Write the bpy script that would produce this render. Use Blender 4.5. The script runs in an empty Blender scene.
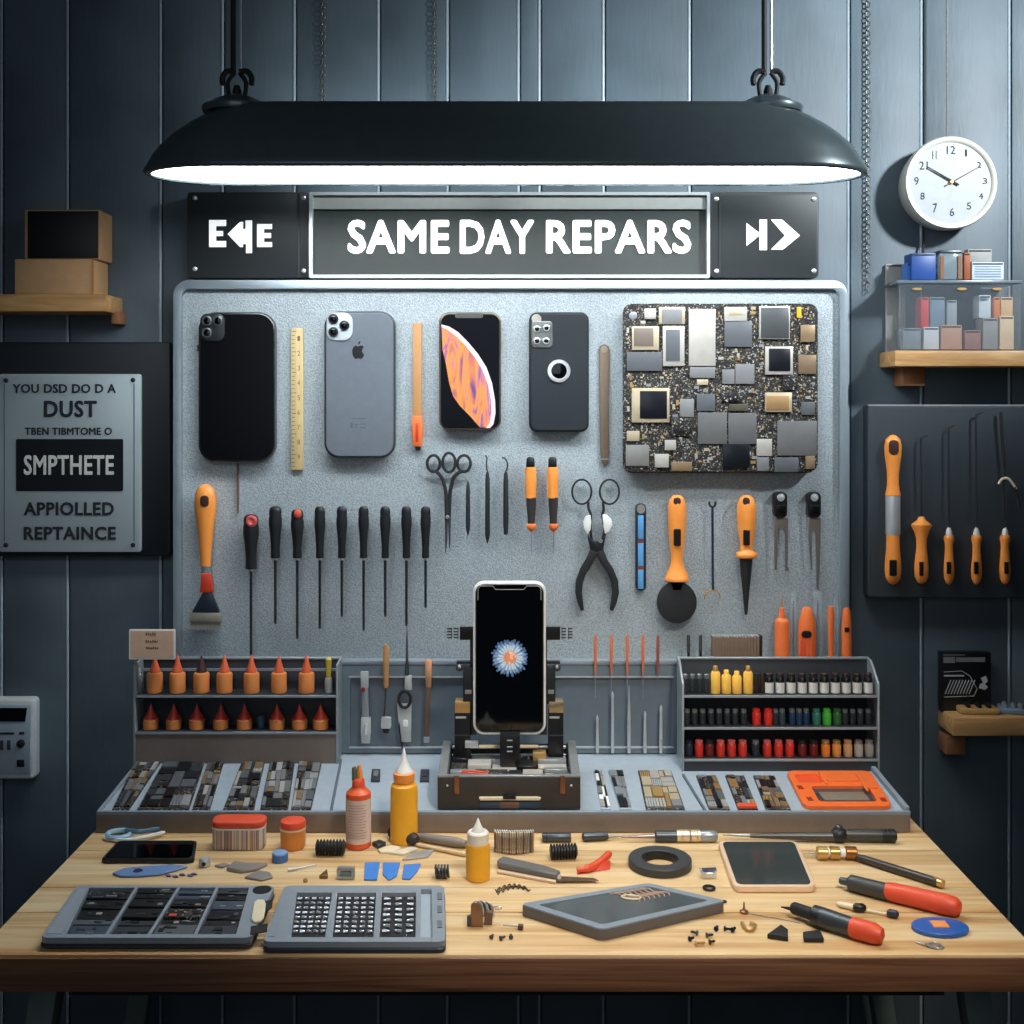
import bpy, bmesh, math, random
from mathutils import Vector, Matrix
from mathutils.geometry import tessellate_polygon
PI = math.pi
sc = bpy.context.scene
col = sc.collection
random.seed(7)
# ------------------------------------------------------------------ frame
F = 1150.0            # focal length in pixels of the 1024 frame
HOR = 400.0           # horizon row
CAMY = -2.14          # the wall is the plane y = 0
HC = 1.4257           # eye height
TZ = 0.75             # table top
def kk(d): return d / F
def W(px, py, d): return Vector(((px-512)/F*d, d+CAMY, HC-(py-HOR)/F*d))
def TD(py): return (HC-TZ)*F/(py-HOR)
def T(px, py, up=0.0):                    # point on the table top seen at a pixel
    d = TD(py); return Vector(((px-512)/F*d, d+CAMY, TZ+up))
SL = 0.0603
def R(px, py, up=0.0):                    # point on the sloping bed of the long tray
    q = (py-HOR)/F; d = (HC-.783+SL*1.794)/(q+SL)
    return Vector(((px-512)/F*d, d+CAMY, HC-q*d+up))
# ------------------------------------------------------------------ materials
def lin(c):
    r = []
    for v in c:
        v /= 255.0
        r.append(v/12.92 if v <= .04045 else ((v+.055)/1.055)**2.4)
    return (r[0], r[1], r[2], 1)
MATS = {}
def nodes(name):
    m = bpy.data.materials.new(name); m.use_nodes = True
    nt = m.node_tree; b = nt.nodes['Principled BSDF']
    return m, nt, b
def mat(name, rgb, rough=.5, metal=0, var=.12, scale=60, bump=0, emit=0, coat=0, spec=.5):
    if name in MATS: return MATS[name]
    m, nt, b = nodes(name); N = nt.nodes.new; Lk = nt.links.new
    tc = N('ShaderNodeTexCoord'); no = N('ShaderNodeTexNoise'); no.inputs['Scale'].default_value = scale
    no.inputs['Detail'].default_value = 4
    Lk(tc.outputs['Object'], no.inputs['Vector'])
    mx = N('ShaderNodeMix'); mx.data_type = 'RGBA'
    c = lin(rgb)
    mx.inputs[6].default_value = tuple(v*(1-var) for v in c[:3])+(1,)
    mx.inputs[7].default_value = tuple(min(1, v*(1+var)) for v in c[:3])+(1,)
    Lk(no.outputs['Fac'], mx.inputs[0]); Lk(mx.outputs[2], b.inputs['Base Color'])
    b.inputs['Roughness'].default_value = rough; b.inputs['Metallic'].default_value = metal
    b.inputs['Specular IOR Level'].default_value = spec
    b.inputs['Coat Weight'].default_value = coat
    if emit:
        Lk(mx.outputs[2], b.inputs['Emission Color']); b.inputs['Emission Strength'].default_value = emit
    if bump:
        bp = N('ShaderNodeBump'); bp.inputs['Strength'].default_value = bump; bp.inputs['Distance'].default_value = .002
        Lk(no.outputs['Fac'], bp.inputs['Height']); Lk(bp.outputs['Normal'], b.inputs['Normal'])
    MATS[name] = m; return m
def ramp(nt, stops):
    r = nt.nodes.new('ShaderNodeValToRGB'); e = r.color_ramp.elements
    while len(e) < len(stops): e.new(.5)
    for i, (p, c) in enumerate(stops): e[i].position = p; e[i].color = lin(c)
    return r
def wood(name, c1, c2, c3, sx=1.5, sy=26, rough=.45, ax='X', bump=.15):
    m, nt, b = nodes(name); N = nt.nodes.new; Lk = nt.links.new
    tc = N('ShaderNodeTexCoord'); mp = N('ShaderNodeMapping')
    mp.inputs['Scale'].default_value = (sx, sy, sy) if ax == 'X' else (sy, sy, sx)
    Lk(tc.outputs['Object'], mp.inputs['Vector'])
    n1 = N('ShaderNodeTexNoise'); n1.inputs['Scale'].default_value = 1.6; n1.inputs['Detail'].default_value = 7
    n1.inputs['Distortion'].default_value = 1.2
    Lk(mp.outputs[0], n1.inputs['Vector'])
    r = ramp(nt, [(.3, c1), (.52, c2), (.72, c3)]); Lk(n1.outputs['Fac'], r.inputs[0])
    n2 = N('ShaderNodeTexNoise'); n2.inputs['Scale'].default_value = 9; n2.inputs['Detail'].default_value = 3
    Lk(mp.outputs[0], n2.inputs['Vector'])
    mx = N('ShaderNodeMix'); mx.data_type = 'RGBA'; mx.blend_type = 'MULTIPLY'; mx.inputs[0].default_value = .35
    Lk(r.outputs[0], mx.inputs[6]); Lk(n2.outputs['Fac'], mx.inputs[7]); Lk(mx.outputs[2], b.inputs['Base Color'])
    b.inputs['Roughness'].default_value = rough
    bp = N('ShaderNodeBump'); bp.inputs['Strength'].default_value = bump; bp.inputs['Distance'].default_value = .002
    Lk(n2.outputs['Fac'], bp.inputs['Height']); Lk(bp.outputs['Normal'], b.inputs['Normal'])
    MATS[name] = m; return m
def wall_paint(name, rgb):
    m, nt, b = nodes(name); N = nt.nodes.new; Lk = nt.links.new
    tc = N('ShaderNodeTexCoord'); mp = N('ShaderNodeMapping'); mp.inputs['Scale'].default_value = (140, 140, 22)
    Lk(tc.outputs['Object'], mp.inputs['Vector'])
    n1 = N('ShaderNodeTexNoise'); n1.inputs['Scale'].default_value = 1; n1.inputs['Detail'].default_value = 6
    Lk(mp.outputs[0], n1.inputs['Vector'])
    n2 = N('ShaderNodeTexNoise'); n2.inputs['Scale'].default_value = 4; n2.inputs['Detail'].default_value = 3
    Lk(tc.outputs['Object'], n2.inputs['Vector'])
    d = tuple(int(v*.82) for v in rgb); l = tuple(min(255, int(v*1.12)) for v in rgb)
    r = ramp(nt, [(.3, d), (.7, l)]); Lk(n2.outputs['Fac'], r.inputs[0]); Lk(r.outputs[0], b.inputs['Base Color'])
    b.inputs['Roughness'].default_value = .55
    bp = N('ShaderNodeBump'); bp.inputs['Strength'].default_value = .35; bp.inputs['Distance'].default_value = .0015
    Lk(n1.outputs['Fac'], bp.inputs['Height']); Lk(bp.outputs['Normal'], b.inputs['Normal'])
    MATS[name] = m; return m
def hammered(name, rgb):
    m, nt, b = nodes(name); N = nt.nodes.new; Lk = nt.links.new
    tc = N('ShaderNodeTexCoord')
    v = N('ShaderNodeTexVoronoi'); v.inputs['Scale'].default_value = 430; v.feature = 'SMOOTH_F1'
    Lk(tc.outputs['Object'], v.inputs['Vector'])
    r = ramp(nt, [(.1, tuple(int(x*.8) for x in rgb)), (.55, rgb)]); Lk(v.outputs['Distance'], r.inputs[0])
    Lk(r.outputs[0], b.inputs['Base Color'])
    b.inputs['Roughness'].default_value = .42; b.inputs['Metallic'].default_value = .15
    bp = N('ShaderNodeBump'); bp.inputs['Strength'].default_value = .6; bp.inputs['Distance'].default_value = .0014
    Lk(v.outputs['Distance'], bp.inputs['Height']); Lk(bp.outputs['Normal'], b.inputs['Normal'])
    MATS[name] = m; return m
def pcb(name, base, sp=700):
    m, nt, b = nodes(name); N = nt.nodes.new; Lk = nt.links.new
    tc = N('ShaderNodeTexCoord')
    v = N('ShaderNodeTexVoronoi'); v.inputs['Scale'].default_value = sp; v.distance = 'CHEBYCHEV'
    Lk(tc.outputs['Object'], v.inputs['Vector'])
    sx = N('ShaderNodeSeparateColor'); Lk(v.outputs['Color'], sx.inputs[0])
    r = ramp(nt, [(0, base), (.45, tuple(int(c*1.7) for c in base)), (.74, (84, 82, 76)), (.88, (132, 126, 112)), (.95, (196, 196, 192)), (.985, (170, 136, 86))])
    r.color_ramp.interpolation = 'CONSTANT'
    Lk(sx.outputs[0], r.inputs[0]); Lk(r.outputs[0], b.inputs['Base Color'])
    b.inputs['Roughness'].default_value = .4; b.inputs['Metallic'].default_value = .2
    bp = N('ShaderNodeBump'); bp.inputs['Strength'].default_value = .5; bp.inputs['Distance'].default_value = .001
    Lk(sx.outputs[0], bp.inputs['Height']); Lk(bp.outputs['Normal'], b.inputs['Normal'])
    MATS[name] = m; return m
def clear(name, rgb, alpha=.3, rough=.15):
    m = bpy.data.materials.new(name); m.use_nodes = True; nt = m.node_tree; nt.nodes.clear(); N = nt.nodes.new; Lk = nt.links.new
    o = N('ShaderNodeOutputMaterial'); mx = N('ShaderNodeMixShader'); tr = N('ShaderNodeBsdfTransparent'); pr = N('ShaderNodeBsdfPrincipled')
    no = N('ShaderNodeTexNoise'); no.inputs['Scale'].default_value = 30
    r = ramp(nt, [(.3, tuple(int(c*.85) for c in rgb)), (.7, rgb)]); Lk(no.outputs['Fac'], r.inputs[0]); Lk(r.outputs[0], pr.inputs['Base Color'])
    pr.inputs['Roughness'].default_value = rough
    mx.inputs[0].default_value = alpha
    Lk(tr.outputs[0], mx.inputs[1]); Lk(pr.outputs[0], mx.inputs[2]); Lk(mx.outputs[0], o.inputs[0])
    MATS[name] = m; return m
def glow(name, rgb, s):
    m, nt, b = nodes(name)
    b.inputs['Base Color'].default_value = lin(rgb); b.inputs['Emission Color'].default_value = lin(rgb)
    b.inputs['Emission Strength'].default_value = s
    MATS[name] = m; return m
def stripes(name, cols, scale, rough=.5):
    m, nt, b = nodes(name); N = nt.nodes.new; Lk = nt.links.new
    tc = N('ShaderNodeTexCoord'); sp = N('ShaderNodeSeparateXYZ'); Lk(tc.outputs['Object'], sp.inputs[0])
    no = N('ShaderNodeTexNoise'); no.noise_dimensions = '1D'; no.inputs['Scale'].default_value = scale; no.inputs['Detail'].default_value = 1
    Lk(sp.outputs[0], no.inputs['W'])
    n = len(cols); r = ramp(nt, [(.25+.5*i/n, c) for i, c in enumerate(cols)]); r.color_ramp.interpolation = 'CONSTANT'
    Lk(no.outputs['Fac'], r.inputs[0]); Lk(r.outputs[0], b.inputs['Base Color']); b.inputs['Roughness'].default_value = rough
    MATS[name] = m; return m

wallm = wall_paint('blue grey wall paint', (84, 98, 107))
glintm = mat('pale seam glint', (150, 165, 175), .35)  # pale strips stand in for plank bevels catching light at the seams
tablew = wood('pale table wood', (206, 158, 102), (238, 204, 152), (248, 224, 182), 1.1, 20)
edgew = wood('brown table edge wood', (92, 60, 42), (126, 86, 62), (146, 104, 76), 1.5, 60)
shelfw = wood('shelf wood', (176, 130, 78), (205, 160, 105), (222, 182, 128), 3, 30)
boardm = hammered('hammered grey board', (176, 188, 194))
framem = mat('grey metal frame', (150, 163, 172), .35, .4)
black = mat('black plastic', (18, 19, 22), .4)
blackg = mat('black glass', (5, 7, 12), .06, 0, spec=.6)
blackr = mat('black rubber', (26, 27, 30), .65, bump=.1)
dark = mat('charcoal metal', (38, 42, 46), .45, .3)
shadem = mat('dark lamp enamel', (80, 92, 96), .33, .25, coat=.3)
silver = mat('brushed silver', (206, 210, 213), .28, .5)
steel = mat('dull steel', (158, 164, 169), .32, .5)
dsteel = mat('dark steel', (74, 80, 86), .35, .5)
chrome = mat('bright chrome', (232, 235, 237), .15, .6)
gold = mat('brass', (206, 166, 104), .3, .55)
white = mat('white plastic', (232, 232, 228), .4)
cream = mat('cream plastic', (228, 216, 186), .4)
orange = mat('orange plastic', (246, 154, 70), .38, var=.08)
orangeb = mat('burnt orange plastic', (236, 120, 62), .4, var=.08)
orangep = mat('pale orange plastic', (238, 160, 108), .42, var=.08)
redm = mat('red plastic', (205, 62, 38), .4)
redd = mat('deep red plastic', (160, 30, 28), .4)
redo = mat('orange red rubber', (222, 82, 52), .45)
pink = mat('coral end cap', (215, 95, 92), .45)
tan = mat('tan stick', (190, 140, 90), .6)
brown = mat('brown bristle', (110, 84, 68), .7, bump=.3)
kraft = mat('kraft cardboard', (196, 156, 112), .8, bump=.15)
yellow = mat('amber yellow plastic', (238, 172, 40), .38, var=.06)
bluem = mat('blue plastic', (70, 130, 205), .45)
blued = mat('deep blue plastic', (28, 70, 140), .45)
bluec = mat('sky blue inlay', (95, 160, 215), .4)
grey1 = mat('case grey', (132, 144, 155), .45)
grey2 = mat('slate grey panel', (96, 108, 118), .45)
grey3 = mat('dark case interior', (48, 52, 58), .5)
bedm = mat('pale blue grey bed', (160, 174, 186), .45)
traym = mat('bit case grey', (136, 146, 156), .45, bump=.05)
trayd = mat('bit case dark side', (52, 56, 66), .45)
casebr = mat('case front brown grey', (122, 110, 103), .5)
dockm = mat('dock box dark', (62, 58, 56), .45, .2)
pcbm = pcb('dark circuit board', (30, 30, 30), 520)
pcbb = pcb('black circuit board', (20, 21, 24), 420)
chipd = mat('slate chip', (88, 92, 97), .4)
chipg = mat('grey chip', (118, 120, 122), .42)
chipk = mat('black chip', (20, 24, 30), .3)
chipw = mat('silver shield', (196, 192, 184), .35, .35)
chipb = mat('bronze shield', (150, 128, 98), .4, .4)
chipc = mat('champagne shield', (205, 190, 160), .35, .4)
paper = mat('pale label paper', (214, 214, 210), .7)
paperp = mat('pinkish label paper', (216, 196, 186), .7)
ink = mat('dark ink', (22, 26, 32), .7)
inkl = mat('faint ink', (120, 95, 70), .8)
clearp = clear('frosted clear plastic', (140, 152, 162), .17, .12)
clearg = clear('clear glass tube', (190, 205, 215), .3, .08)
# ------------------------------------------------------------------ mesh builder
class MB:
    def __init__(s): s.bm = bmesh.new(); s.mi = 0
    def _merge(s, b2, bev=0, seg=2, smooth=True, ang=.6):
        if bev:
            bmesh.ops.recalc_face_normals(b2, faces=b2.faces)
            es = [e for e in b2.edges if len(e.link_faces) == 2 and e.calc_face_angle(0) > ang]
            bmesh.ops.bevel(b2, geom=es, offset=bev, segments=seg, profile=.5, affect='EDGES', clamp_overlap=True)
        bmesh.ops.recalc_face_normals(b2, faces=b2.faces)
        vm = {}
        for v in b2.verts: vm[v] = s.bm.verts.new(v.co)
        for f in b2.faces:
            try: nf = s.bm.faces.new([vm[v] for v in f.verts])
            except ValueError: continue
            nf.material_index = s.mi; nf.smooth = smooth
        b2.free(); return s
    def box(s, a, b, bev=0, seg=2):
        b2 = bmesh.new(); x0, x1 = sorted((a[0], b[0])); y0, y1 = sorted((a[1], b[1])); z0, z1 = sorted((a[2], b[2]))
        v = [b2.verts.new(p) for p in ((x0,y0,z0),(x1,y0,z0),(x1,y1,z0),(x0,y1,z0),(x0,y0,z1),(x1,y0,z1),(x1,y1,z1),(x0,y1,z1))]
        for q in ((0,3,2,1),(4,5,6,7),(0,1,5,4),(1,2,6,5),(2,3,7,6),(3,0,4,7)): b2.faces.new([v[i] for i in q])
        return s._merge(b2, bev, seg)
    def obox(s, c, ux, uy, uz, bev=0):            # oriented box, half-axis vectors
        b2 = bmesh.new(); c = Vector(c)
        v = [b2.verts.new(c+i*ux+j*uy+k*uz) for i, j, k in ((-1,-1,-1),(1,-1,-1),(1,1,-1),(-1,1,-1),(-1,-1,1),(1,-1,1),(1,1,1),(-1,1,1))]
        for q in ((0,3,2,1),(4,5,6,7),(0,1,5,4),(1,2,6,5),(2,3,7,6),(3,0,4,7)): b2.faces.new([v[i] for i in q])
        return s._merge(b2, bev)
    def prism(s, pts, vec, bev=0, seg=2, holes=()):    # polygon pts (3D) extruded by vec
        b2 = bmesh.new(); vec = Vector(vec); loops = [list(map(Vector, pts))]+[list(map(Vector, h)) for h in holes]
        flat = [p for l in loops for p in l]
        A = [b2.verts.new(p) for p in flat]; B = [b2.verts.new(p+vec) for p in flat]
        if holes:
            for t in tessellate_polygon(loops):
                try: b2.faces.new([A[i] for i in t]); b2.faces.new([B[i] for i in reversed(t)])
                except ValueError: pass
        else:
            b2.faces.new(A); b2.faces.new(list(reversed(B)))
        o = 0
        for l in loops:
            n = len(l)
            for i in range(n):
                j = (i+1) % n; b2.faces.new([A[o+i], A[o+j], B[o+j], B[o+i]])
            o += n
        return s._merge(b2, bev, seg)
    def pp(s, pts, d0, d1, bev=0, seg=2, holes=()):    # pixel polygon, front face at depth d0, back at d1
        return s.prism([W(x, y, d0) for x, y in pts], (0, d1-d0, 0), bev, seg, [[W(x, y, d0) for x, y in h] for h in holes])
    def pb(s, x0, y0, x1, y1, d0, d1, bev=0):
        return s.box(W(x0, y0, d0), Vector(W(x1, y1, d0))+Vector((0, d1-d0, 0)), bev)
    def lathe(s, o, ax, prof, seg=24, sx=1, sy=1):
        b2 = bmesh.new(); o = Vector(o); ax = Vector(ax).normalized()
        u = ax.orthogonal().normalized()
        if abs(ax.z) > .9: u = Vector((1, 0, 0))
        elif abs(ax.z) < .5:
            u = Vector((0, 0, 1)).cross(ax).normalized()
        v = ax.cross(u).normalized(); rings = []
        for t, r in prof:
            if r < 1e-6: rings.append([b2.verts.new(o+ax*t)])
            else: rings.append([b2.verts.new(o+ax*t+u*(math.cos(2*PI*i/seg)*r*sx)+v*(math.sin(2*PI*i/seg)*r*sy)) for i in range(seg)])
        for a, b in zip(rings, rings[1:]):
            for i in range(seg):
                j = (i+1) % seg
                if len(a) == 1 and len(b) == 1: continue
                if len(a) == 1: b2.faces.new([a[0], b[i], b[j]])
                elif len(b) == 1: b2.faces.new([a[i], a[j], b[0]])
                else: b2.faces.new([a[i], a[j], b[j], b[i]])
        if len(rings[0]) > 1: b2.faces.new(list(reversed(rings[0])))
        if len(rings[-1]) > 1: b2.faces.new(rings[-1])
        return s._merge(b2)
    def rod(s, a, b, prof, seg=16, sx=1, sy=1):        # prof: (t 0..1, radius) between two points
        a, b = Vector(a), Vector(b); L = (b-a).length
        return s.lathe(a, b-a, [(t*L, r) for t, r in prof], seg, sx, sy)
    def tube(s, pts, r, seg=8, closed=False):
        b2 = bmesh.new(); pts = [Vector(p) for p in pts]; n = len(pts)
        rs = r if isinstance(r, (list, tuple)) else [r]*n
        rings = []; pu = None
        for i in range(n):
            if closed: t = pts[(i+1) % n]-pts[i-1]
            else: t = pts[min(i+1, n-1)]-pts[max(i-1, 0)]
            t.normalize()
            u = t.orthogonal() if pu is None else pu-t*pu.dot(t)
            if u.length < 1e-6: u = t.orthogonal()
            u.normalize(); pu = u; v = t.cross(u)
            rings.append([b2.verts.new(pts[i]+(u*math.cos(2*PI*k/seg)+v*math.sin(2*PI*k/seg))*rs[i]) for k in range(seg)])
        m = n if closed else n-1
        for i in range(m):
            a, b = rings[i], rings[(i+1) % n]
            for k in range(seg):
                b2.faces.new([a[k], a[(k+1) % seg], b[(k+1) % seg], b[k]])
        if not closed:
            b2.faces.new(list(reversed(rings[0]))); b2.faces.new(rings[-1])
        return s._merge(b2)
    def ball(s, c, r, sx=1, sy=1, sz=1, seg=16):
        b2 = bmesh.new(); bmesh.ops.create_uvsphere(b2, u_segments=seg, v_segments=max(6, seg//2), radius=r)
        for v in b2.verts: v.co = Vector((v.co.x*sx, v.co.y*sy, v.co.z*sz))+Vector(c)
        return s._merge(b2)
    def quadplate(s, q, up0, up1, bev=0):              # q: four 3D points, plate between two heights
        return s.prism([Vector(p)+Vector((0, 0, up0)) for p in q], (0, 0, up1-up0), bev)
    def loft(s, rings):
        b2 = bmesh.new(); vs = [[b2.verts.new(p) for p in r] for r in rings]; n = len(vs[0])
        for a, b in zip(vs, vs[1:]):
            for i in range(n): b2.faces.new([a[i], a[(i+1) % n], b[(i+1) % n], b[i]])
        return s, b2, vs
    def build(s, name, m, parent=None, sharp=.7):
        me = bpy.data.meshes.new(name)
        vs = [v.co for v in s.bm.verts]
        if parent is not None:
            org = Vector(parent['_o'])
        else:
            mn = [min(v[i] for v in vs) for i in range(3)]; mx = [max(v[i] for v in vs) for i in range(3)]
            org = Vector(((mn[0]+mx[0])/2, (mn[1]+mx[1])/2, mn[2]))
        for v in s.bm.verts: v.co = v.co-org
        s.bm.to_mesh(me); s.bm.free()
        for q in (m if isinstance(m, (list, tuple)) else [m]): me.materials.append(q)
        me.set_sharp_from_angle(angle=sharp)
        o = bpy.data.objects.new(name, me); col.objects.link(o)
        if parent is not None: o.parent = parent
        else: o.location = org
        o['_o'] = tuple(org)
        return o
def thing(name, label, cat, loc, group=None):
    o = bpy.data.objects.new(name, None); col.objects.link(o); o.location = loc; o.empty_display_size = .02
    o['_o'] = tuple(loc); o['label'] = label; o['category'] = cat
    if group: o['group'] = group
    return o
def tag(o, label, cat, group=None, kind=None):
    o['label'] = label; o['category'] = cat
    if group: o['group'] = group
    if kind: o['kind'] = kind
    return o
def struct(o): o['kind'] = 'structure'; return o
def dup(root, loc, label, group=None):
    def cp(o, parent):
        c = o.copy(); col.objects.link(c)
        if parent is not None: c.parent = parent
        for ch in o.children: cp(ch, c)
        return c
    c = cp(root, None); c.location = loc; c['label'] = label; c['_o'] = tuple(loc)
    if group: c['group'] = group
    return c
def rr(x0, y0, x1, y1, r, n=6):
    out = []
    for cx, cy, a0 in ((x1-r, y0+r, -90), (x1-r, y1-r, 0), (x0+r, y1-r, 90), (x0+r, y0+r, 180)):
        for i in range(n+1):
            a = math.radians(a0+90*i/n); out.append((cx+r*math.cos(a), cy+r*math.sin(a)))
    return out
def circ(cx, cy, r, n=24, ry=None):
    ry = r if ry is None else ry
    return [(cx+r*math.cos(2*PI*i/n), cy+ry*math.sin(2*PI*i/n)) for i in range(n)]
def smooth_path(pts, n=6):
    pts = [Vector(p) for p in pts]; out = []
    for i in range(len(pts)-1):
        p0 = pts[max(i-1, 0)]; p1 = pts[i]; p2 = pts[i+1]; p3 = pts[min(i+2, len(pts)-1)]
        for k in range(n):
            t = k/n; out.append(.5*((2*p1)+(p2-p0)*t+(2*p0-5*p1+4*p2-p3)*t*t+(3*p1-p0-3*p2+p3)*t**3))
    out.append(pts[-1]); return out
def text_mesh(body, bold=.0):
    cu = bpy.data.curves.new('t', 'FONT'); cu.body = body; cu.size = 1; cu.extrude = .02; cu.resolution_u = 3
    if bold: cu.space_character = 1+bold*2.5
    o = bpy.data.objects.new('t', cu); col.objects.link(o)
    dg = bpy.context.evaluated_depsgraph_get(); dg.update()
    me = bpy.data.meshes.new_from_object(o.evaluated_get(dg))
    bpy.data.objects.remove(o); bpy.data.curves.remove(cu)
    if bold:                                   # heavier strokes: the glyphs repeated a hair apart
        b2 = bmesh.new()
        for i in range(8):
            n0 = len(b2.verts); b2.from_mesh(me); b2.verts.ensure_lookup_table()
            for v in b2.verts[n0:]: v.co.x += bold*math.cos(i*PI/4); v.co.y += bold*math.sin(i*PI/4); v.co.z += i*.004
        b2.to_mesh(me); b2.free()
    return me
def text(body, x0, y0, x1, y1, d, m, parent, name='lettering', bold=.0, th=.001):   # fitted to a pixel box on depth d
    me = text_mesh(body, bold)
    vs = me.vertices
    ax = min(v.co.x for v in vs); bx = max(v.co.x for v in vs); ay = min(v.co.y for v in vs); by = max(v.co.y for v in vs)
    A = W(x0, y1, d); B = W(x1, y0, d); org = Vector(parent['_o'])
    for v in vs:
        x = A.x+(v.co.x-ax)/(bx-ax)*(B.x-A.x); z = A.z+(v.co.y-ay)/(by-ay)*(B.z-A.z)
        y = d+CAMY-th*(v.co.z/.02*.5+.5)
        v.co = Vector((x, y, z))-org
    me.materials.clear(); me.materials.append(m); me.name = name
    o = bpy.data.objects.new(name, me); col.objects.link(o); o.parent = parent; return o
ORD = ['first', 'second', 'third', 'fourth', 'fifth', 'sixth', 'seventh', 'eighth', 'ninth', 'tenth', 'eleventh', 'twelfth',
       'thirteenth', 'fourteenth', 'fifteenth', 'sixteenth', 'seventeenth', 'eighteenth', 'nineteenth', 'twentieth']
# ================================================================== room
DW = 2.14
SEAMS = [-330,-240,-160,-75, 2, 68, 161, 223, 295, 379, 448, 519, 540, 604, 690, 849, 922, 1010, 1090, 1180, 1265, 1350]
k = kk(DW); m = MB()
m.box((-1.75, .012, 0), (1.75, .05, 2.6))
for a, b in zip(SEAMS, SEAMS[1:]):
    xa = (a-512)*k+.0035; xb = (b-512)*k-.003
    m.box((xa, 0, 0), (xb, .014, 2.6), .003, 2)
struct(m.build('wall_back', wallm))
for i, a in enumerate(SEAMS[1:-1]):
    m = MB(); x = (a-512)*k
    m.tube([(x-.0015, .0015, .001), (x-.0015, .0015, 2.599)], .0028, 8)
    struct(m.build('trim_glint_%d' % (i+1), glintm))
m = MB(); m.box((-1.75, -2.9, -.05), (1.75, .05, 0)); struct(m.build('floor', mat('dark concrete floor', (52, 54, 58), .7, scale=6)))
m = MB(); m.box((-1.75, -1.2, 2.6), (1.75, .05, 2.65)); struct(m.build('ceiling', mat('dark painted ceiling', (40, 46, 52), .8)))

# ================================================================== hammered board
DB = 2.10
root = thing('display_board', 'large hammered grey tool board in rounded pale frame behind the bench', 'board', W(510, 664, DB))
m = MB(); m.pp(rr(180, 288, 841, 664, 8), DB, DB+.012); m.build('board_face', boardm, root)
m = MB(); m.pp(rr(173, 280, 848, 666, 16, 8), DB-.012, DB+.022, .003, 2, holes=[rr(181, 289, 840, 662, 9, 8)]); m.build('board_frame', framem, root)
m = MB()
for x, y in ((230, 320), (790, 320), (230, 630), (790, 630)): m.pb(x-8, y-8, x+8, y+8, DB+.012, DW)
m.build('wall_spacer', dark, root)

# ================================================================== shop sign
DS = 2.095
gsign = mat('sign face charcoal', (40, 46, 48), .5, .1)
lit = glow('lit letter white', (255, 255, 252), 1.3)
lit2 = glow('lit symbol white', (235, 240, 240), .75)
def screws(root, pts, d, r=2.4):
    for x, y in pts:
        m = MB(); m.lathe(W(x, y, d), (0, -1, 0), [(0, r*kk(d)), (.0015, r*kk(d)), (.0025, r*.6*kk(d))], 12); m.build('screw', chrome, root)
r1 = thing('sign_panel', 'dark square sign plate with E, left arrow and E, left of lit sign', 'sign', W(248, 278, DS+.02), 'shop sign panels above the board')
m = MB(); m.pp(rr(187, 192, 309, 278, 3), DS+.004, DW, .002); m.build('plate', gsign, r1)
m = MB(); m.pb(298, 193, 300, 277, DS+.002, DS+.006); m.build('plate_rib', dark, r1)
for pts in ([(209,220),(226,220),(226,226),(216,226),(216,231),(223,231),(223,236),(216,236),(216,241),(226,241),(226,247),(209,247)],
            [(257,224),(272,224),(272,229),(264,229),(264,233),(271,233),(271,238),(264,238),(264,242),(272,242),(272,247),(257,247)]):
    m = MB(); m.pp(pts, DS+.003, DS+.006); m.build('letter', lit2, r1)
m = MB(); m.pp([(227.5,234),(240,222),(243,222),(243,229),(245.5,229),(245.5,220.5),(252,220.5),(252,253),(246,253),(246,244),(243,244),(243,247),(240,247)], DS+.003, DS+.006); m.build('arrow', lit2, r1)
screws(r1, [(195,198),(304,198),(304,271),(195,269)], DS+.004)
r2 = thing('lit_sign', 'wide silver-framed sign with glowing white words SAME DAY REPARS', 'sign', W(509, 278, DS+.02), 'shop sign panels above the board')
m = MB(); m.pp(rr(311, 194, 708, 276, 1), DS+.006, DW); m.build('plate', mat('sign glass', (48, 56, 54), .45), r2)
m = MB(); m.pp(rr(309, 192, 710, 278, 1.5), DS-.006, DW, .001, 1, holes=[rr(312.5, 195, 707, 274.5, 1)]); m.build('frame', mat('bright frame', (215, 222, 224), .3, .6), r2)
m = MB(); m.pb(313, 196, 706, 209, DS+.001, DS+.006); m.build('top_reflection', mat('reflection grey', (158, 162, 158), .5), r2)  # lit reflection along the sign top, painted in as a grey strip
text('SAME', 348, 220, 449.5, 254, DS+.006, lit, r2, 'word', .03, .003)
text('DAY', 460, 220, 534, 254, DS+.006, lit, r2, 'word', .03, .003)
text('REPARS', 546, 220, 691, 254, DS+.006, lit, r2, 'word', .03, .003)
r3 = thing('sign_panel', 'dark sign plate with white play and chevron symbols, right of lit sign', 'sign', W(764, 278, DS+.02), 'shop sign panels above the board')
m = MB(); m.pp(rr(710, 192, 819, 278, 5), DS+.004, DW, .002); m.build('plate', gsign, r3)
m = MB(); m.pb(719, 193, 721, 277, DS+.002, DS+.006); m.build('plate_rib', dark, r3)
m = MB(); m.pp([(746.5,223),(759.5,233),(759.5,219.5),(767,219.5),(767,250),(759.5,250),(759.5,235.5),(746.5,246)], DS+.003, DS+.006); m.build('play_symbol', lit2, r3)
m = MB(); m.pp([(771,219.5),(782,219.5),(800,235.5),(783,249.5),(771,249.5),(785,235.5)], DS+.003, DS+.006); m.build('chevron', lit2, r3)
screws(r3, [(716.5,199),(814,199),(814,271),(716.5,271)], DS+.004)

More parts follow.
